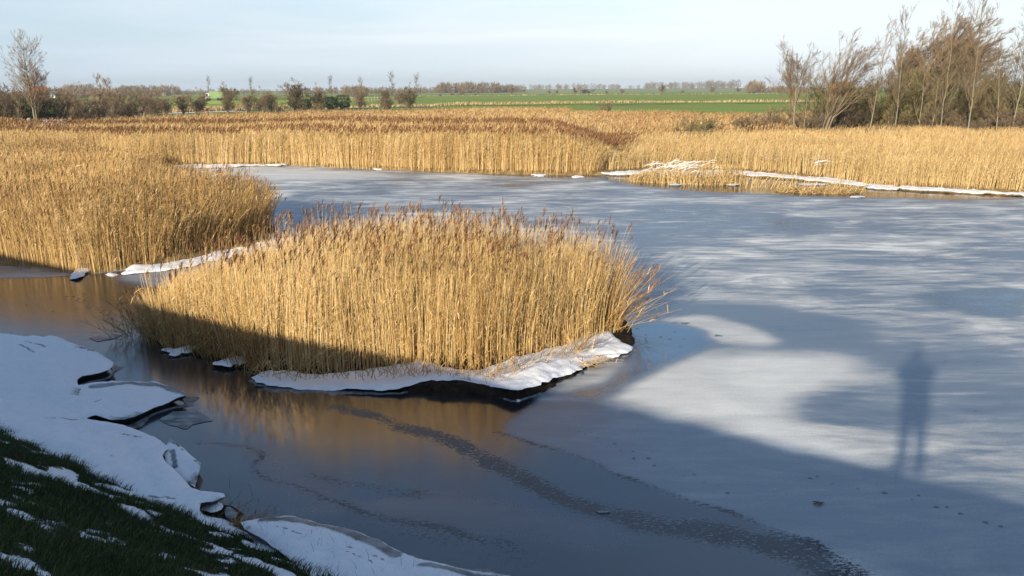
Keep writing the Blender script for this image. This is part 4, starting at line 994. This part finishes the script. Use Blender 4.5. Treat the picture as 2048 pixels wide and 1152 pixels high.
BR = [put('shrub', shrub(2.3, 3.4, 22, 9, 6, 4, .012), (M_BARK, M_TWIGDARK), spot(1500, 68), 0, (1, 1, 1), 'dark bramble shrub at left end of the right thicket', 'shrub', 'low brambles along the foot of the right thicket'),
      put('shrub', shrub(2.8, 3.6, 22, 9, 6, 4, .012), (M_BARK, M_TWIGRED), spot(1555, 72), 0, (1, 1, 1), 'reddish brown bramble shrub under the bare rounded tree', 'shrub', 'low brambles along the foot of the right thicket')]
for k, (src, x, Y, s, lb) in enumerate([(1, 1610, 71, .95, 'reddish bramble shrub at foot of the short thin sapling'), (0, 1640, 66, 1.0, 'dark bramble shrub at foot of the windswept grey tree'), (0, 1690, 68, 1.25, 'larger dark bramble shrub right of the windswept grey tree'),
                                       (0, 1745, 64, .75, 'small dark bramble shrub at foot of the slim sapling right of the grey tree'), (1, 1775, 70, .9, 'reddish bramble shrub under the smaller brown windswept tree'), (0, 1808, 65, .7, 'small dark bramble shrub at foot of the left flank sapling'),
                                       (0, 1850, 67, .9, 'dark bramble shrub at foot of the short pale sapling'), (1, 1895, 69, 1.0, 'reddish bramble shrub under the big brown tree'), (0, 1935, 65, 1.0, 'dark bramble shrub at foot of the tallest sapling'),
                                       (1, 1975, 70, 1.0, 'reddish bramble shrub right of the tallest sapling'), (0, 2010, 66, 1.05, 'dark bramble shrub at foot of the medium sapling'), (1, 2045, 68, 1.1, 'reddish bramble shrub cut off by the right edge')]):
    dup(BR[src], spot(x, Y), rng.uniform(0, 6), (s, s, s * rng.uniform(.85, 1.1)), lb)
put('shrub', shrub(2.5, 3.4, 26, 9, 6, 4, .012, spread=.5), (M_BARK, M_TWIGOLIVE), spot(1402, 62.5), 0, (1, 1, 1), 'round olive bush alone in the reeds left of the thicket', 'shrub')
put('shrub', shrub(2.3, 2.6, 12, 7, 5, 3, .02), (M_BARK, M_TWIG), spot(1212, 138), 0, (1, 1, 1), 'open brown bush between the rear reeds and the green field', 'shrub')
put('shrub', shrub(1.6, 3.8, 12, 7, 5, 3, .02), (M_BARK, M_TWIGDARK), spot(1373, 112), 0, (1, 1, 1), 'low dark bush at edge of the field left of the thicket', 'shrub')

# --- left bank
put('birch_tree', make_tree('t', [stem(hgt(62, 97, 82), .13, (-.15, 0), 12, .004, r1=.08), stem(hgt(62, 140, 82), .08, (.45, 0), 12, .005, base=(.05, .04), r1=.12)],
    [(34, (.34, .98), (.24, .44), (32, 58), .40, ((-.04, 0, .2), (0, 0, .35)), dict(jit=.18)), (7, (.2, 1), (.35, .6), (22, 48), .5, UPB, dict(jit=.16)), (6, (.2, 1), (.4, .65), (20, 45), .6, UPB, dict(jit=.16)), (2, (.2, 1), (.4, .7), (20, 45), .7, UPB, dict(jit=.16))], None, .0075, 6, .5),
    (M_BARKPALE, M_TWIG), spot(64, 82), 0, (1, 1, 1), 'tall pale bare birch above the left thicket', 'tree')
LD = put('shrub', shrub(4.6, 5.5, 20, 9, 6, 4, .018), (M_BARK, M_TWIGDARK), spot(20, 86), 0, (1, 1, 1), 'dark shrub at far left edge of the thicket', 'shrub', 'dark shrubs massed round the left birch')
for (x, Y, s, lb) in [(-25, 84, 1.05, 'dark shrub cut off by the left edge'), (55, 88, 1.0, 'dark shrub behind foot of the birch'), (95, 90, .95, 'dark shrub just right of the birch')]:
    dup(LD, spot(x, Y), rng.uniform(0, 6), (s, s, s), lb)
LR = put('shrub', shrub(4.8, 6.5, 20, 9, 6, 4, .02), (M_BARK, M_TWIGRED), spot(140, 98), 0, (1, 1, 1), 'reddish brown shrub second right of the birch', 'shrub', 'reddish shrubs along the left hedgerow')
for (x, Y, s, lb) in [(180, 104, 1.0, 'reddish brown shrub left of the leafy topped shrub'), (262, 112, .9, 'reddish brown shrub above the start of the snowy path'), (225, 118, 1.0, 'reddish brown shrub behind the white trunked sapling'), (300, 128, .95, 'reddish brown shrub above the snowy path bend')]:
    dup(LR, spot(x, Y), rng.uniform(0, 6), (s, s, s), lb)
put('sapling', sapling(hgt(205, 156, 108), .022, 1.5), (M_BARK, M_TWIGRED), spot(203, 108), 0, (1, 1, 1), 'bushy reddish sapling rising above the left hedgerow', 'tree')
put('sapling', sapling(hgt(232, 162, 100), .02, 1.2), (M_BARKPALE, M_TWIGRED), spot(222, 100), 0, (1, 1, 1), 'white trunked sapling standing over the snowy path', 'tree')
put('sapling', sapling(hgt(25, 190, 80), .016, .5), (M_BARKPALE, M_TWIG), spot(27, 80), 0, (1, 1, 1), 'thin pale sapling in front of the dark left thicket', 'tree')

HG = 'hawthorn trees along the left hedgerow'
hw = [shrub(6, 5.0, 10, 12, 7, 4, .026, ((.06, 0, .12), (.2, 0, .2)), .5, .12) for _ in range(3)]
HW = []
hawthorns = [(292, 150, 180, 0, 'reddish hawthorn first along the row after the path bend'), (365, 160, 178, 1, 'broad hawthorn left of the green lorry'), (395, 165, 172, 2, 'hawthorn directly in front of the green lorry cab'),
             (452, 168, 160, 0, 'pointed hawthorn right of the green lorry'), (495, 176, 182, 1, 'low hawthorn left of the twin hawthorns'), (522, 172, 170, 2, 'dense hawthorn left of the biggest one'), (540, 176, 182, 1, 'short hawthorn crowding the dense one'),
             (588, 178, 152, 0, 'biggest hawthorn with spreading crown in the row'), (632, 182, 163, 2, 'hawthorn leaning right of the biggest one'), (718, 186, 172, 1, 'dense brown hawthorn left of the pale field gap'), (768, 190, 170, 0, 'hawthorn near right end of the row'),
             (776, 176, 190, 1, 'low shrubby hawthorn in front of the row end'), (818, 192, 162, 2, 'last hawthorn at right end of the row'), (330, 156, 184, 1, 'dark low hawthorn over the path'), (555, 160, 198, 2, 'small thorny bush before the biggest hawthorn'),
             (640, 165, 200, 1, 'small thorny bush before the leaning hawthorn'), (800, 230, 178, 1, 'hawthorn set back behind the end of the row')]
base_h = [float(np.vstack(a[1].v)[:, 2].max()) for a in hw]
for (x, Y, yt, k, lb) in hawthorns:
    h = hgt(x, yt, Y); s = h / base_h[k]
    if k >= len(HW) or HW[k] is None:
        while len(HW) <= k: HW.append(None)
        HW[k] = put('hawthorn_tree', hw[k], (M_BARK, M_TWIGRED if k == 1 else M_TWIG), spot(x, Y), rng.uniform(0, 6), (s * 1.3, s * 1.1, s), lb, 'tree', HG)
    else:
        dup(HW[k], spot(x, Y), rng.uniform(0, 6), (s * rng.uniform(1.1, 1.45), s * 1.1, s), lb)
def evergreen(h, w):
    a0 = Acc(); st = [stem(h * .7, .08, rng.normal(0, w * .25, 2), 6, .04, rng.normal(0, w * .12, 2)) for _ in range(5)]
    Pt = np.concatenate([s[0] for s in st]); Rd = np.concatenate([s[1] for s in st]); tubes(a0, Pt, Rd, 5)
    n = 2600; d = rng.normal(0, 1, (n, 3)); d /= np.linalg.norm(d, axis=1, keepdims=True); r_ = rng.uniform(.5, 1, n) ** .5 * (.7 + .6 * fbm(d[:, 0] * 3 + 5, d[:, 2] * 3 + 5, 240))
    c = d * r_[:, None] * [w * .5, w * .5, h * .45] + [0, 0, h * .55]; u = rng.normal(0, 1, (n, 3)); u /= np.linalg.norm(u, axis=1, keepdims=True); s_ = rng.normal(0, 1, (n, 3)); s_ /= np.linalg.norm(s_, axis=1, keepdims=True)
    a1 = Acc(); strips(a1, np.stack([c - u * .1, c, c + u * .12], 1), np.array([[.04, .08, .02]]).repeat(n, 0), s_, 0, rng.uniform(0, 1, n)); return a0, a1
for (x, Y, yt, w, lb) in [(660, 190, 192, 4.0, 'small dark evergreen bush beside the leaning hawthorn'), (685, 196, 188, 4.0, 'taller evergreen bush left of the dense brown hawthorn'), (603, 184, 197, 4.5, 'green bush under the biggest hawthorn')]:
    put('evergreen_bush', evergreen(hgt(x, yt, Y), w), (M_BARK, M_EVERGREEN), spot(x, Y), 0, (1, 1, 1), lb, 'bush', 'green bushes in the left hedgerow')
far = sapling(11, .03, .8); FR = None
for (x, yt, lb) in [(420, 156, 'pale slender tree far behind the green lorry'), (505, 158, 'pale slender tree far behind the low hawthorn'), (664, 155, 'pale slender tree far behind the evergreen bushes'), (722, 158, 'pale slender tree far behind the dense brown hawthorn'), (785, 148, 'pale slender tree far behind right end of the row'), (836, 152, 'pale slender tree just past the end of the row')]:
    s = hgt(x, yt, 330) / 11.0
    if FR is None: FR = put('slender_tree', far, (M_BARKPALE, M_TWIG), spot(x, 330), 0, (s, s, s), lb, 'tree', 'pale slender trees far behind the hedgerow')
    else: dup(FR, spot(x, 330), rng.uniform(0, 6), (s * 1.3, s * 1.3, s), lb)

# --- lone bushes out on the fields
fb = shrub(5, 5.0, 12, 6, 4, 3, .11); FB_ = None
for (x, y, hp, wf, lb) in [(905, 191, 7, 1.2, 'small field bush left of the dark wood'), (925, 190, 6, 2.0, 'wide low bush below the dark wood'), (950, 191, 5, 1.5, 'low bush right below the dark wood'), (1025, 188.5, 16, 1, 'small tree at right end of the dark wood'), (1098, 188, 8, 1, 'single bush right of the dark wood'), (1113, 188, 8, 1, 'second bush of the pair right of the dark wood'),
                           (1150, 187, 12, 1, 'upright bush at left side of the brown mound bush'), (1172, 187, 9, 3.2, 'broad brown mound shaped bush on the far field edge'), (1213, 187, 6, 1.3, 'low bush just right of the mound shaped bush'), (1243, 187, 9, 1.3, 'forked bush on the far field edge'), (1325, 186, 18, 1, 'lone dark round tree on the field edge'),
                           (1365, 186, 5, 1.6, 'low bush right of the lone round tree'), (1424, 185.5, 12, 1, 'pale small tree on the far field edge'), (1475, 184, 7, 1.8, 'flat bush before the red brown wood'), (880, 192, 5, 1.5, 'low bush just past the hedgerow end')]:
    Yd = P(x, y, .6)[1]; sp = spot(x, Yd); h = hp * Yd / F * 1.05; s = h / 4.9
    if FB_ is None: FB_ = put('field_bush', fb, (M_BARK, M_TWIG), sp, 0, (s * wf, s * wf, s), lb, 'bush', 'scattered bushes along the far field edge')
    else: dup(FB_, sp, rng.uniform(0, 6), (s * wf, s * wf, s), lb)

# --- far woods: each reads as one mass
def woods(segs, label, m, nper=60, cw=.8):
    acc = Acc()
    for (x0, x1, yt, Y, dens) in segs:
        n = int((x1 - x0) / 5 * dens * 1.8) + 1
        for k in range(n):
            x = rng.uniform(x0, x1); Yk = Y * rng.uniform(.97, 1.05); c = spot(x, Yk)
            h = max(2.5, (Z_at(x, yt, Yk) - c[2]) * rng.uniform(.62, 1.05)); w = h * rng.uniform(.45, .8)
            d = rng.normal(0, 1, (nper, 3)); d /= np.linalg.norm(d, axis=1, keepdims=True); d *= rng.uniform(.4, 1, (nper, 1)) ** .5
            o = d * [w * .55, w * .4, h * .50] + [c[0], c[1], c[2] + h * .48]
            t = d * [.5, .4, .8] + rng.normal(0, .3, (nper, 3)) + [0, 0, .4]; t /= np.linalg.norm(t, axis=1, keepdims=True)
            s_ = rng.normal(0, 1, (nper, 3)); s_ /= np.linalg.norm(s_, axis=1, keepdims=True); L = h * .13
            strips(acc, np.stack([o - t * L, o, o + t * L], 1), np.array([[.2, .5, .12]]).repeat(nper, 0) * h * .06 * cw, s_, 0, np.clip(rng.normal(.5, .3, nper), 0, 1))
            tubes(acc, np.array([[(c[0], c[1], c[2]), (c[0] + .2, c[1], c[2] + h * .3), (c[0], c[1], c[2] + h * .7)]]), np.array([[.02, .015, .008]]) * h, 4, 0, [.4])
    tag(acc.build('woods', m), label, 'wood', kind='stuff')
woods([(874, 935, 163, 900, 2.2), (925, 1000, 163, 880, 2.0), (990, 1052, 167, 950, 1.8)], 'dark bare wood standing on the field horizon at centre', M_TWIG)
woods([(1050, 1130, 168, 1900, 1.4), (1110, 1240, 166, 2000, 1.5), (1230, 1300, 169, 1900, 1.0), (1290, 1420, 162, 1850, 1.6), (1410, 1475, 158, 1800, 2.0)], 'pale grey line of distant woods along the horizon', M_TWIG, 44)
woods([(1490, 1525, 160, 700, 2.5), (1515, 1640, 170, 720, 1.8)], 'red brown low wood on the horizon left of the thicket', M_TWIGRED)
woods([(-60, 60, 182, 700, 2), (60, 340, 173, 720, 2), (130, 190, 167, 900, 2.4), (240, 360, 169, 900, 1.8), (340, 640, 177, 900, 1.2), (630, 880, 173, 900, 1.8), (690, 730, 168, 600, 2)], 'brown line of distant trees behind the left hedgerow', M_TWIG)

# ------------------------------------------------------------------ small far things
def house(x, y, Y, w, d, h, rh, walls, roof, rz, label):
    sp = spot(x, Y); root = empty('house', sp, label, 'house', 'houses beyond the fields'); root.rotation_euler = (0, 0, rz)
    a = Acc(); box(a, (-w / 2, -d / 2, -.3), (w / 2, d / 2, h)); a.add([(-w / 2, -d / 2, h), (-w / 2, d / 2, h), (-w / 2, 0, h + rh), (w / 2, -d / 2, h), (w / 2, d / 2, h), (w / 2, 0, h + rh)], [(0, 2, 1, 1), (3, 4, 5, 5)]); a.build('wall', walls, root)
    a = Acc(); o = .35; t = .22
    a.add([(-w / 2 - o, -d / 2 - o, h - .3), (w / 2 + o, -d / 2 - o, h - .3), (w / 2 + o, 0, h + rh + .1), (-w / 2 - o, 0, h + rh + .1), (w / 2 + o, d / 2 + o, h - .3), (-w / 2 - o, d / 2 + o, h - .3),
           (-w / 2 - o, -d / 2 - o, h - .3 + t), (w / 2 + o, -d / 2 - o, h - .3 + t), (w / 2 + o, 0, h + rh + .1 + t), (-w / 2 - o, 0, h + rh + .1 + t), (w / 2 + o, d / 2 + o, h - .3 + t), (-w / 2 - o, d / 2 + o, h - .3 + t)],
          [(0, 3, 2, 1), (3, 5, 4, 2), (6, 7, 8, 9), (9, 8, 10, 11), (0, 1, 7, 6), (5, 11, 10, 4), (1, 2, 8, 7), (2, 4, 10, 8), (3, 0, 6, 9), (5, 3, 9, 11)]); rf = a.build('roof', roof, root)
    a = Acc(); box(a, (w * .25, -.35, h + rh * .5), (w * .25 + .7, .35, h + rh + 1.2)); a.build('chimney', M_BRICK, rf)
    for k in range(3):
        cx = -w / 2 + w * (k + .5) / 3; a = Acc(); box(a, (cx - .6, -d / 2 - .05, 1.0), (cx + .6, -d / 2 + .02, 2.3)); a.build('window', M_GLASS, root)
    return root
house(79, 185, 430, 7.5, 6, 3.0, 4.2, M_BRICK, M_ROOFRED, .3, 'house with red tiled roof right behind the birch')
house(106, 190, 600, 9, 6, 2.6, 2.0, M_WHITEWALL, M_ROOFGREY, -.2, 'low white house between the birch and the hedgerow')
house(331, 186, 800, 8, 6, 2.8, 2.4, M_WHITEWALL, M_ROOFGREY, .2, 'white house far behind the path bend')
house(1680, 170, 430, 9, 6, 4.0, 3.2, M_BRICK, M_ROOFRED, .1, 'red roofed house hidden behind the windswept grey tree')

YL = 300
sp = spot(424, YL); zz = Z_at(424, 201, YL)
lorry = empty('lorry', (sp[0], sp[1], sp[2]), 'bright green lorry with white cab behind the left hedgerow', 'lorry')
a = Acc(); box(a, (-1.9, -1.2, 1.0), (3.4, 1.2, 3.3)); box(a, (-1.9, -1.1, .75), (3.4, 1.1, .995)); a.build('cargo_box', M_GREEN, lorry)
a = Acc(); a.add([(-3.6, -1.1, .6), (-2.0, -1.1, .6), (-2.0, -1.1, 2.7), (-3.1, -1.1, 2.7), (-3.6, -1.1, 1.6), (-3.6, 1.1, .6), (-2.0, 1.1, .6), (-2.0, 1.1, 2.7), (-3.1, 1.1, 2.7), (-3.6, 1.1, 1.6)],
               [(0, 1, 2, 4), (2, 3, 4, 4), (5, 9, 7, 6), (7, 9, 8, 8), (0, 4, 9, 5), (4, 3, 8, 9), (3, 2, 7, 8), (1, 6, 7, 2), (0, 5, 6, 1)]); cab = a.build('cab', M_WHITE, lorry)
a = Acc(); box(a, (-3.25, -1.13, 1.65), (-2.4, -1.11, 2.4)); a.build('window', M_GLASS, cab)
for x_ in (-2.7, 1.2, 2.4):
    for s in (-1, 1):
        a = Acc(); tubes(a, np.array([[(x_, s * 1.16, .5), (x_, s * .8, .5)]]), np.array([[.5, .5]]), 14); t = np.arange(14) / 14 * 6.283
        v = np.vstack([[(x_, s * 1.17, .5)], np.column_stack([x_ + .5 * np.cos(t), np.full(14, s * 1.16), .5 + .5 * np.sin(t)])]); i = np.arange(14)
        a.add(v, np.column_stack([i * 0, i + 1, (i + 1) % 14 + 1, (i + 1) % 14 + 1])); a.build('wheel', M_RUBBER, lorry)
# the lorry stands on a raised road
e0, e1 = spot(250, 302), spot(640, 306); lift = max(0.0, zz - sp[2])
acc = Acc(); pr = [(-8, -.2), (-3.5, lift), (3.5, lift), (8, -.2)]
v = np.array([(e[0], e[1] + o, .3 + z_) for e in (e0, e1) for o, z_ in pr]); acc.add(v, [(i, i + 4, i + 5, i + 1) for i in range(3)])
tag(acc.build('road', M_FIELD), kind='structure'); lorry.location = (sp[0], (e0[1] + e1[1]) / 2, .3 + lift + .01)

fx0, fx1, YF = X_at(672, 310), X_at(762, 310), 310.0
fence = empty('field_fence', ((fx0 + fx1) / 2, YF, .4), 'pale wooden field fence behind the evergreen bushes', 'fence')
for k in range(15):
    a = Acc(); xx = (fx1 - fx0) * (k / 14 - .5); hh = 2.3 + rng.normal(0, .15); tubes(a, np.array([[(xx, 0, -.3), (xx + rng.normal(0, .08), 0, hh)]]), np.array([[.09, .08]]), 6); a.build('post', M_WOODPALE, fence)
for z_ in (.8, 1.7):
    a = Acc(); box(a, (-(fx1 - fx0) / 2, -.18, z_), ((fx1 - fx0) / 2, -.13, z_ + .12)); a.build('rail', M_WOODPALE, fence)
def pole(name, x, y0, y1, x1, Y, r_, label, cat, m):
    xa, xb = X_at(x, Y), X_at(x1, Y); z1 = Z_at(x1, y1, Y); a = Acc(); s = np.linspace(0, 1, 5)[:, None]
    z0 = spot(x, Y)[2] - .1; p0, p1 = np.array([xa - (xb - xa) * 1.6, Y, z0]), np.array([xb, Y, z1])
    tubes(a, (p0 * (1 - s) + p1 * s)[None], np.linspace(r_, r_ * .85, 5)[None], 8)
    a.add(np.array([[p1[0], p1[1], p1[2] + .02]] + [[p1[0] + r_ * .85 * math.cos(t), p1[1] + r_ * .85 * math.sin(t), p1[2]] for t in np.arange(8) / 8 * 6.283]), [(0, i + 1, (i + 1) % 8 + 1, (i + 1) % 8 + 1) for i in range(8)])
    tag(a.build(name, m), label, cat)
pole('marker_pole', 740, 244, 228, 735, 72, .10, 'pale leaning marker pole standing in the tall far reeds', 'pole', M_WOODPALE)
pole('fence_post', 53, 248, 236, 53, 77, .22, 'short pale post at edge of reeds below the birch', 'post', M_WOODPALE)
sp = spot(100, 78); tr = empty('water_trough', (sp[0], sp[1], sp[2] + 1.5), 'grey metal trough on legs behind the reeds right of the birch', 'trough')
a = Acc(); box(a, (-1.1, -.4, 0), (1.1, -.36, .5)); box(a, (-1.1, .36, 0), (1.1, .4, .5)); box(a, (-1.1, -.36, 0), (-1.06, .36, .5)); box(a, (1.06, -.36, 0), (1.1, .36, .5)); box(a, (-1.06, -.36, .02), (1.06, .36, .06)); a.build('basin', M_METAL, tr)
for sx_ in (-1, 1):
    for sy_ in (-1, 1):
        a = Acc(); box(a, (sx_ * .95 - .04, sy_ * .3 - .04, -1.6), (sx_ * .95 + .04, sy_ * .3 + .04, -.002)); a.build('leg', M_METAL, tr)

# ------------------------------------------------------------------ the photographer on the dyke, whose shadow lies on the ice
def skin_body(name, verts, edges, radii, m, parent=None, sub=2):
    me = bpy.data.meshes.new(name); me.from_pydata(verts, edges, []); o = bpy.data.objects.new(name, me); COL.objects.link(o)
    md = o.modifiers.new('skin', 'SKIN'); md.use_smooth_shade = True
    for v, r_ in zip(me.skin_vertices[0].data, radii): v.radius = r_ if isinstance(r_, tuple) else (r_, r_)
    me.skin_vertices[0].data[0].use_root = True
    if sub: s = o.modifiers.new('sub', 'SUBSURF'); s.levels = sub; s.render_levels = sub
    me.materials.append(m)
    if parent: o.parent = parent
    return o
M_COAT = noisy('dark_coat', (.03, .035, .05), (.05, .055, .075), 14, .85)
M_TROUSER = noisy('grey_trousers', (.06, .06, .065), (.09, .09, .095), 20, .85)
M_SKIN = noisy('skin', (.50, .32, .24), (.56, .37, .28), 9, .55)
M_HAIR = noisy('brown_hair', (.05, .03, .018), (.09, .055, .03), 40, .6)
M_BLACK = noisy('black_plastic', (.015, .015, .016), (.03, .03, .032), 20, .4, .4)
M_EYE = noisy('eye_white', (.7, .68, .66), (.76, .74, .72), 10, .2)
px, py, pz = .02, -.30, 3.40
person = empty('person', (px, py, pz), 'person on the dyke in dark coat raising a camera whose shadow falls on the ice', 'person')
V = [(0, 0, .95), (0, .01, 1.15), (0, .0, 1.32), (0, .0, 1.45), (0, .03, 1.54), (0, .05, 1.62), (0, .06, 1.70),
     (-.11, 0, .90), (-.12, .01, .50), (-.13, -.02, .10), (-.14, .12, .05), (.11, 0, .90), (.12, .01, .50), (.13, -.02, .10), (.14, .12, .05),
     (-.20, 0, 1.41), (-.30, .08, 1.18), (-.10, .19, 1.50), (.20, 0, 1.41), (.30, .08, 1.18), (.10, .19, 1.50)]
E_ = [(0, 1), (1, 2), (2, 3), (3, 4), (4, 5), (5, 6), (0, 7), (7, 8), (8, 9), (9, 10), (0, 11), (11, 12), (12, 13), (13, 14), (3, 15), (15, 16), (16, 17), (3, 18), (18, 19), (19, 20)]
Rr = [(.16, .12), (.16, .12), (.18, .13), (.12, .10), (.055, .055), (.078, .09), (.072, .085), .085, .06, .045, .04, .085, .06, .045, .04, .065, .05, .034, .065, .05, .034]
body = skin_body('body', V, E_, Rr, M_SKIN, person)
skin_body('coat', [(0, 0, .52), (0, 0, .86), (0, .01, 1.16), (0, 0, 1.32), (0, 0, 1.43), (-.20, 0, 1.40), (-.30, .08, 1.18), (-.13, .17, 1.45), (.20, 0, 1.40), (.30, .08, 1.18), (.13, .17, 1.45)],
          [(0, 1), (1, 2), (2, 3), (3, 4), (4, 5), (5, 6), (6, 7), (4, 8), (8, 9), (9, 10)], [(.27, .2), (.26, .19), (.25, .17), (.25, .16), (.15, .11), .11, .10, .06, .11, .10, .06], M_COAT, person)
skin_body('trousers', [(0, 0, .96), (-.11, 0, .86), (-.12, .01, .50), (-.13, -.02, .09), (.11, 0, .86), (.12, .01, .50), (.13, -.02, .09)], [(0, 1), (1, 2), (2, 3), (0, 4), (4, 5), (5, 6)], [(.17, .13), .11, .085, .07, .11, .085, .07], M_TROUSER, person)
for s in (-1, 1):
    skin_body('shoe', [(s * .13, -.05, .055), (s * .135, .05, .055), (s * .14, .17, .04)], [(0, 1), (1, 2)], [(.05, .05), (.052, .05), (.045, .035)], M_BLACK, person)
    hv = [(s * .10, .19, 1.50), (s * .085, .215, 1.56)]; he = [(0, 1)]; hr = [.03, (.036, .022)]
    for f in range(4):
        b0_ = len(hv); hv += [(s * (.085 - .006 * f), .235, 1.585 - .020 * f), (s * (.06 - .004 * f), .262, 1.588 - .020 * f), (s * (.03 - .004 * (f % 2)), .268, 1.585 - .020 * f)]
        he += [(1, b0_), (b0_, b0_ + 1), (b0_ + 1, b0_ + 2)]; hr += [.010, .009, .008]
    b0_ = len(hv); hv += [(s * .075, .195, 1.575), (s * .05, .19, 1.59)]; he += [(1, b0_), (b0_, b0_ + 1)]; hr += [.011, .009]
    skin_body('hand', hv, he, hr, M_SKIN, person)
skin_body('hair', [(0, .02, 1.60), (0, .01, 1.68), (0, .04, 1.745), (0, .09, 1.755)], [(0, 1), (1, 2), (2, 3)], [(.075, .07), (.092, .085), (.085, .07), (.06, .03)], M_HAIR, person)
skin_body('nose', [(0, .13, 1.655), (0, .152, 1.625)], [(0, 1)], [.010, .014], M_SKIN, person)
skin_body('mouth', [(-.025, .132, 1.585), (0, .140, 1.585), (.025, .132, 1.585)], [(0, 1), (1, 2)], [.005, .007, .005], noisy('lips', (.40, .18, .15), (.45, .21, .17), 20, .5), person)
for s in (-1, 1):
    skin_body('eye', [(s * .033, .128, 1.66), (s * .033, .134, 1.66)], [(0, 1)], [.012, .010], M_EYE, person)
    skin_body('ear', [(s * .082, .045, 1.665), (s * .088, .04, 1.645), (s * .082, .045, 1.62)], [(0, 1), (1, 2)], [(.008, .018), (.008, .02), (.008, .012)], M_SKIN, person)
cb = empty('hand_camera', (px, py + .22, pz + 1.56), 'small black camera held up in both hands of the person', 'camera')
a = Acc(); box(a, (-.06, -.02, -.035), (.06, .02, .035)); box(a, (-.02, -.018, .0352), (.02, .015, .05)); a.build('camera_body', M_BLACK, cb)
a = Acc(); tubes(a, np.array([[(0, .021, 0), (0, .045, 0)]]), np.array([[.026, .024]]), 16); a.build('lens', M_BLACK, cb)

# ------------------------------------------------------------------ the air
hz = bpy.data.materials.new('air'); hz.use_nodes = True; N = hz.node_tree.nodes; L = hz.node_tree.links
N.remove(N['Principled BSDF']); pv = N.new('ShaderNodeVolumePrincipled'); pv.inputs['Density'].default_value = .00022
pv.inputs['Color'].default_value = (.86, .93, 1.0, 1); pv.inputs['Anisotropy'].default_value = .2
L.new(pv.outputs[0], N['Material Output'].inputs['Volume'])
a = Acc(); box(a, (-5000, -900, -3.0), (5000, 5000, 45.0)); tag(a.build('haze', hz), kind='stuff')
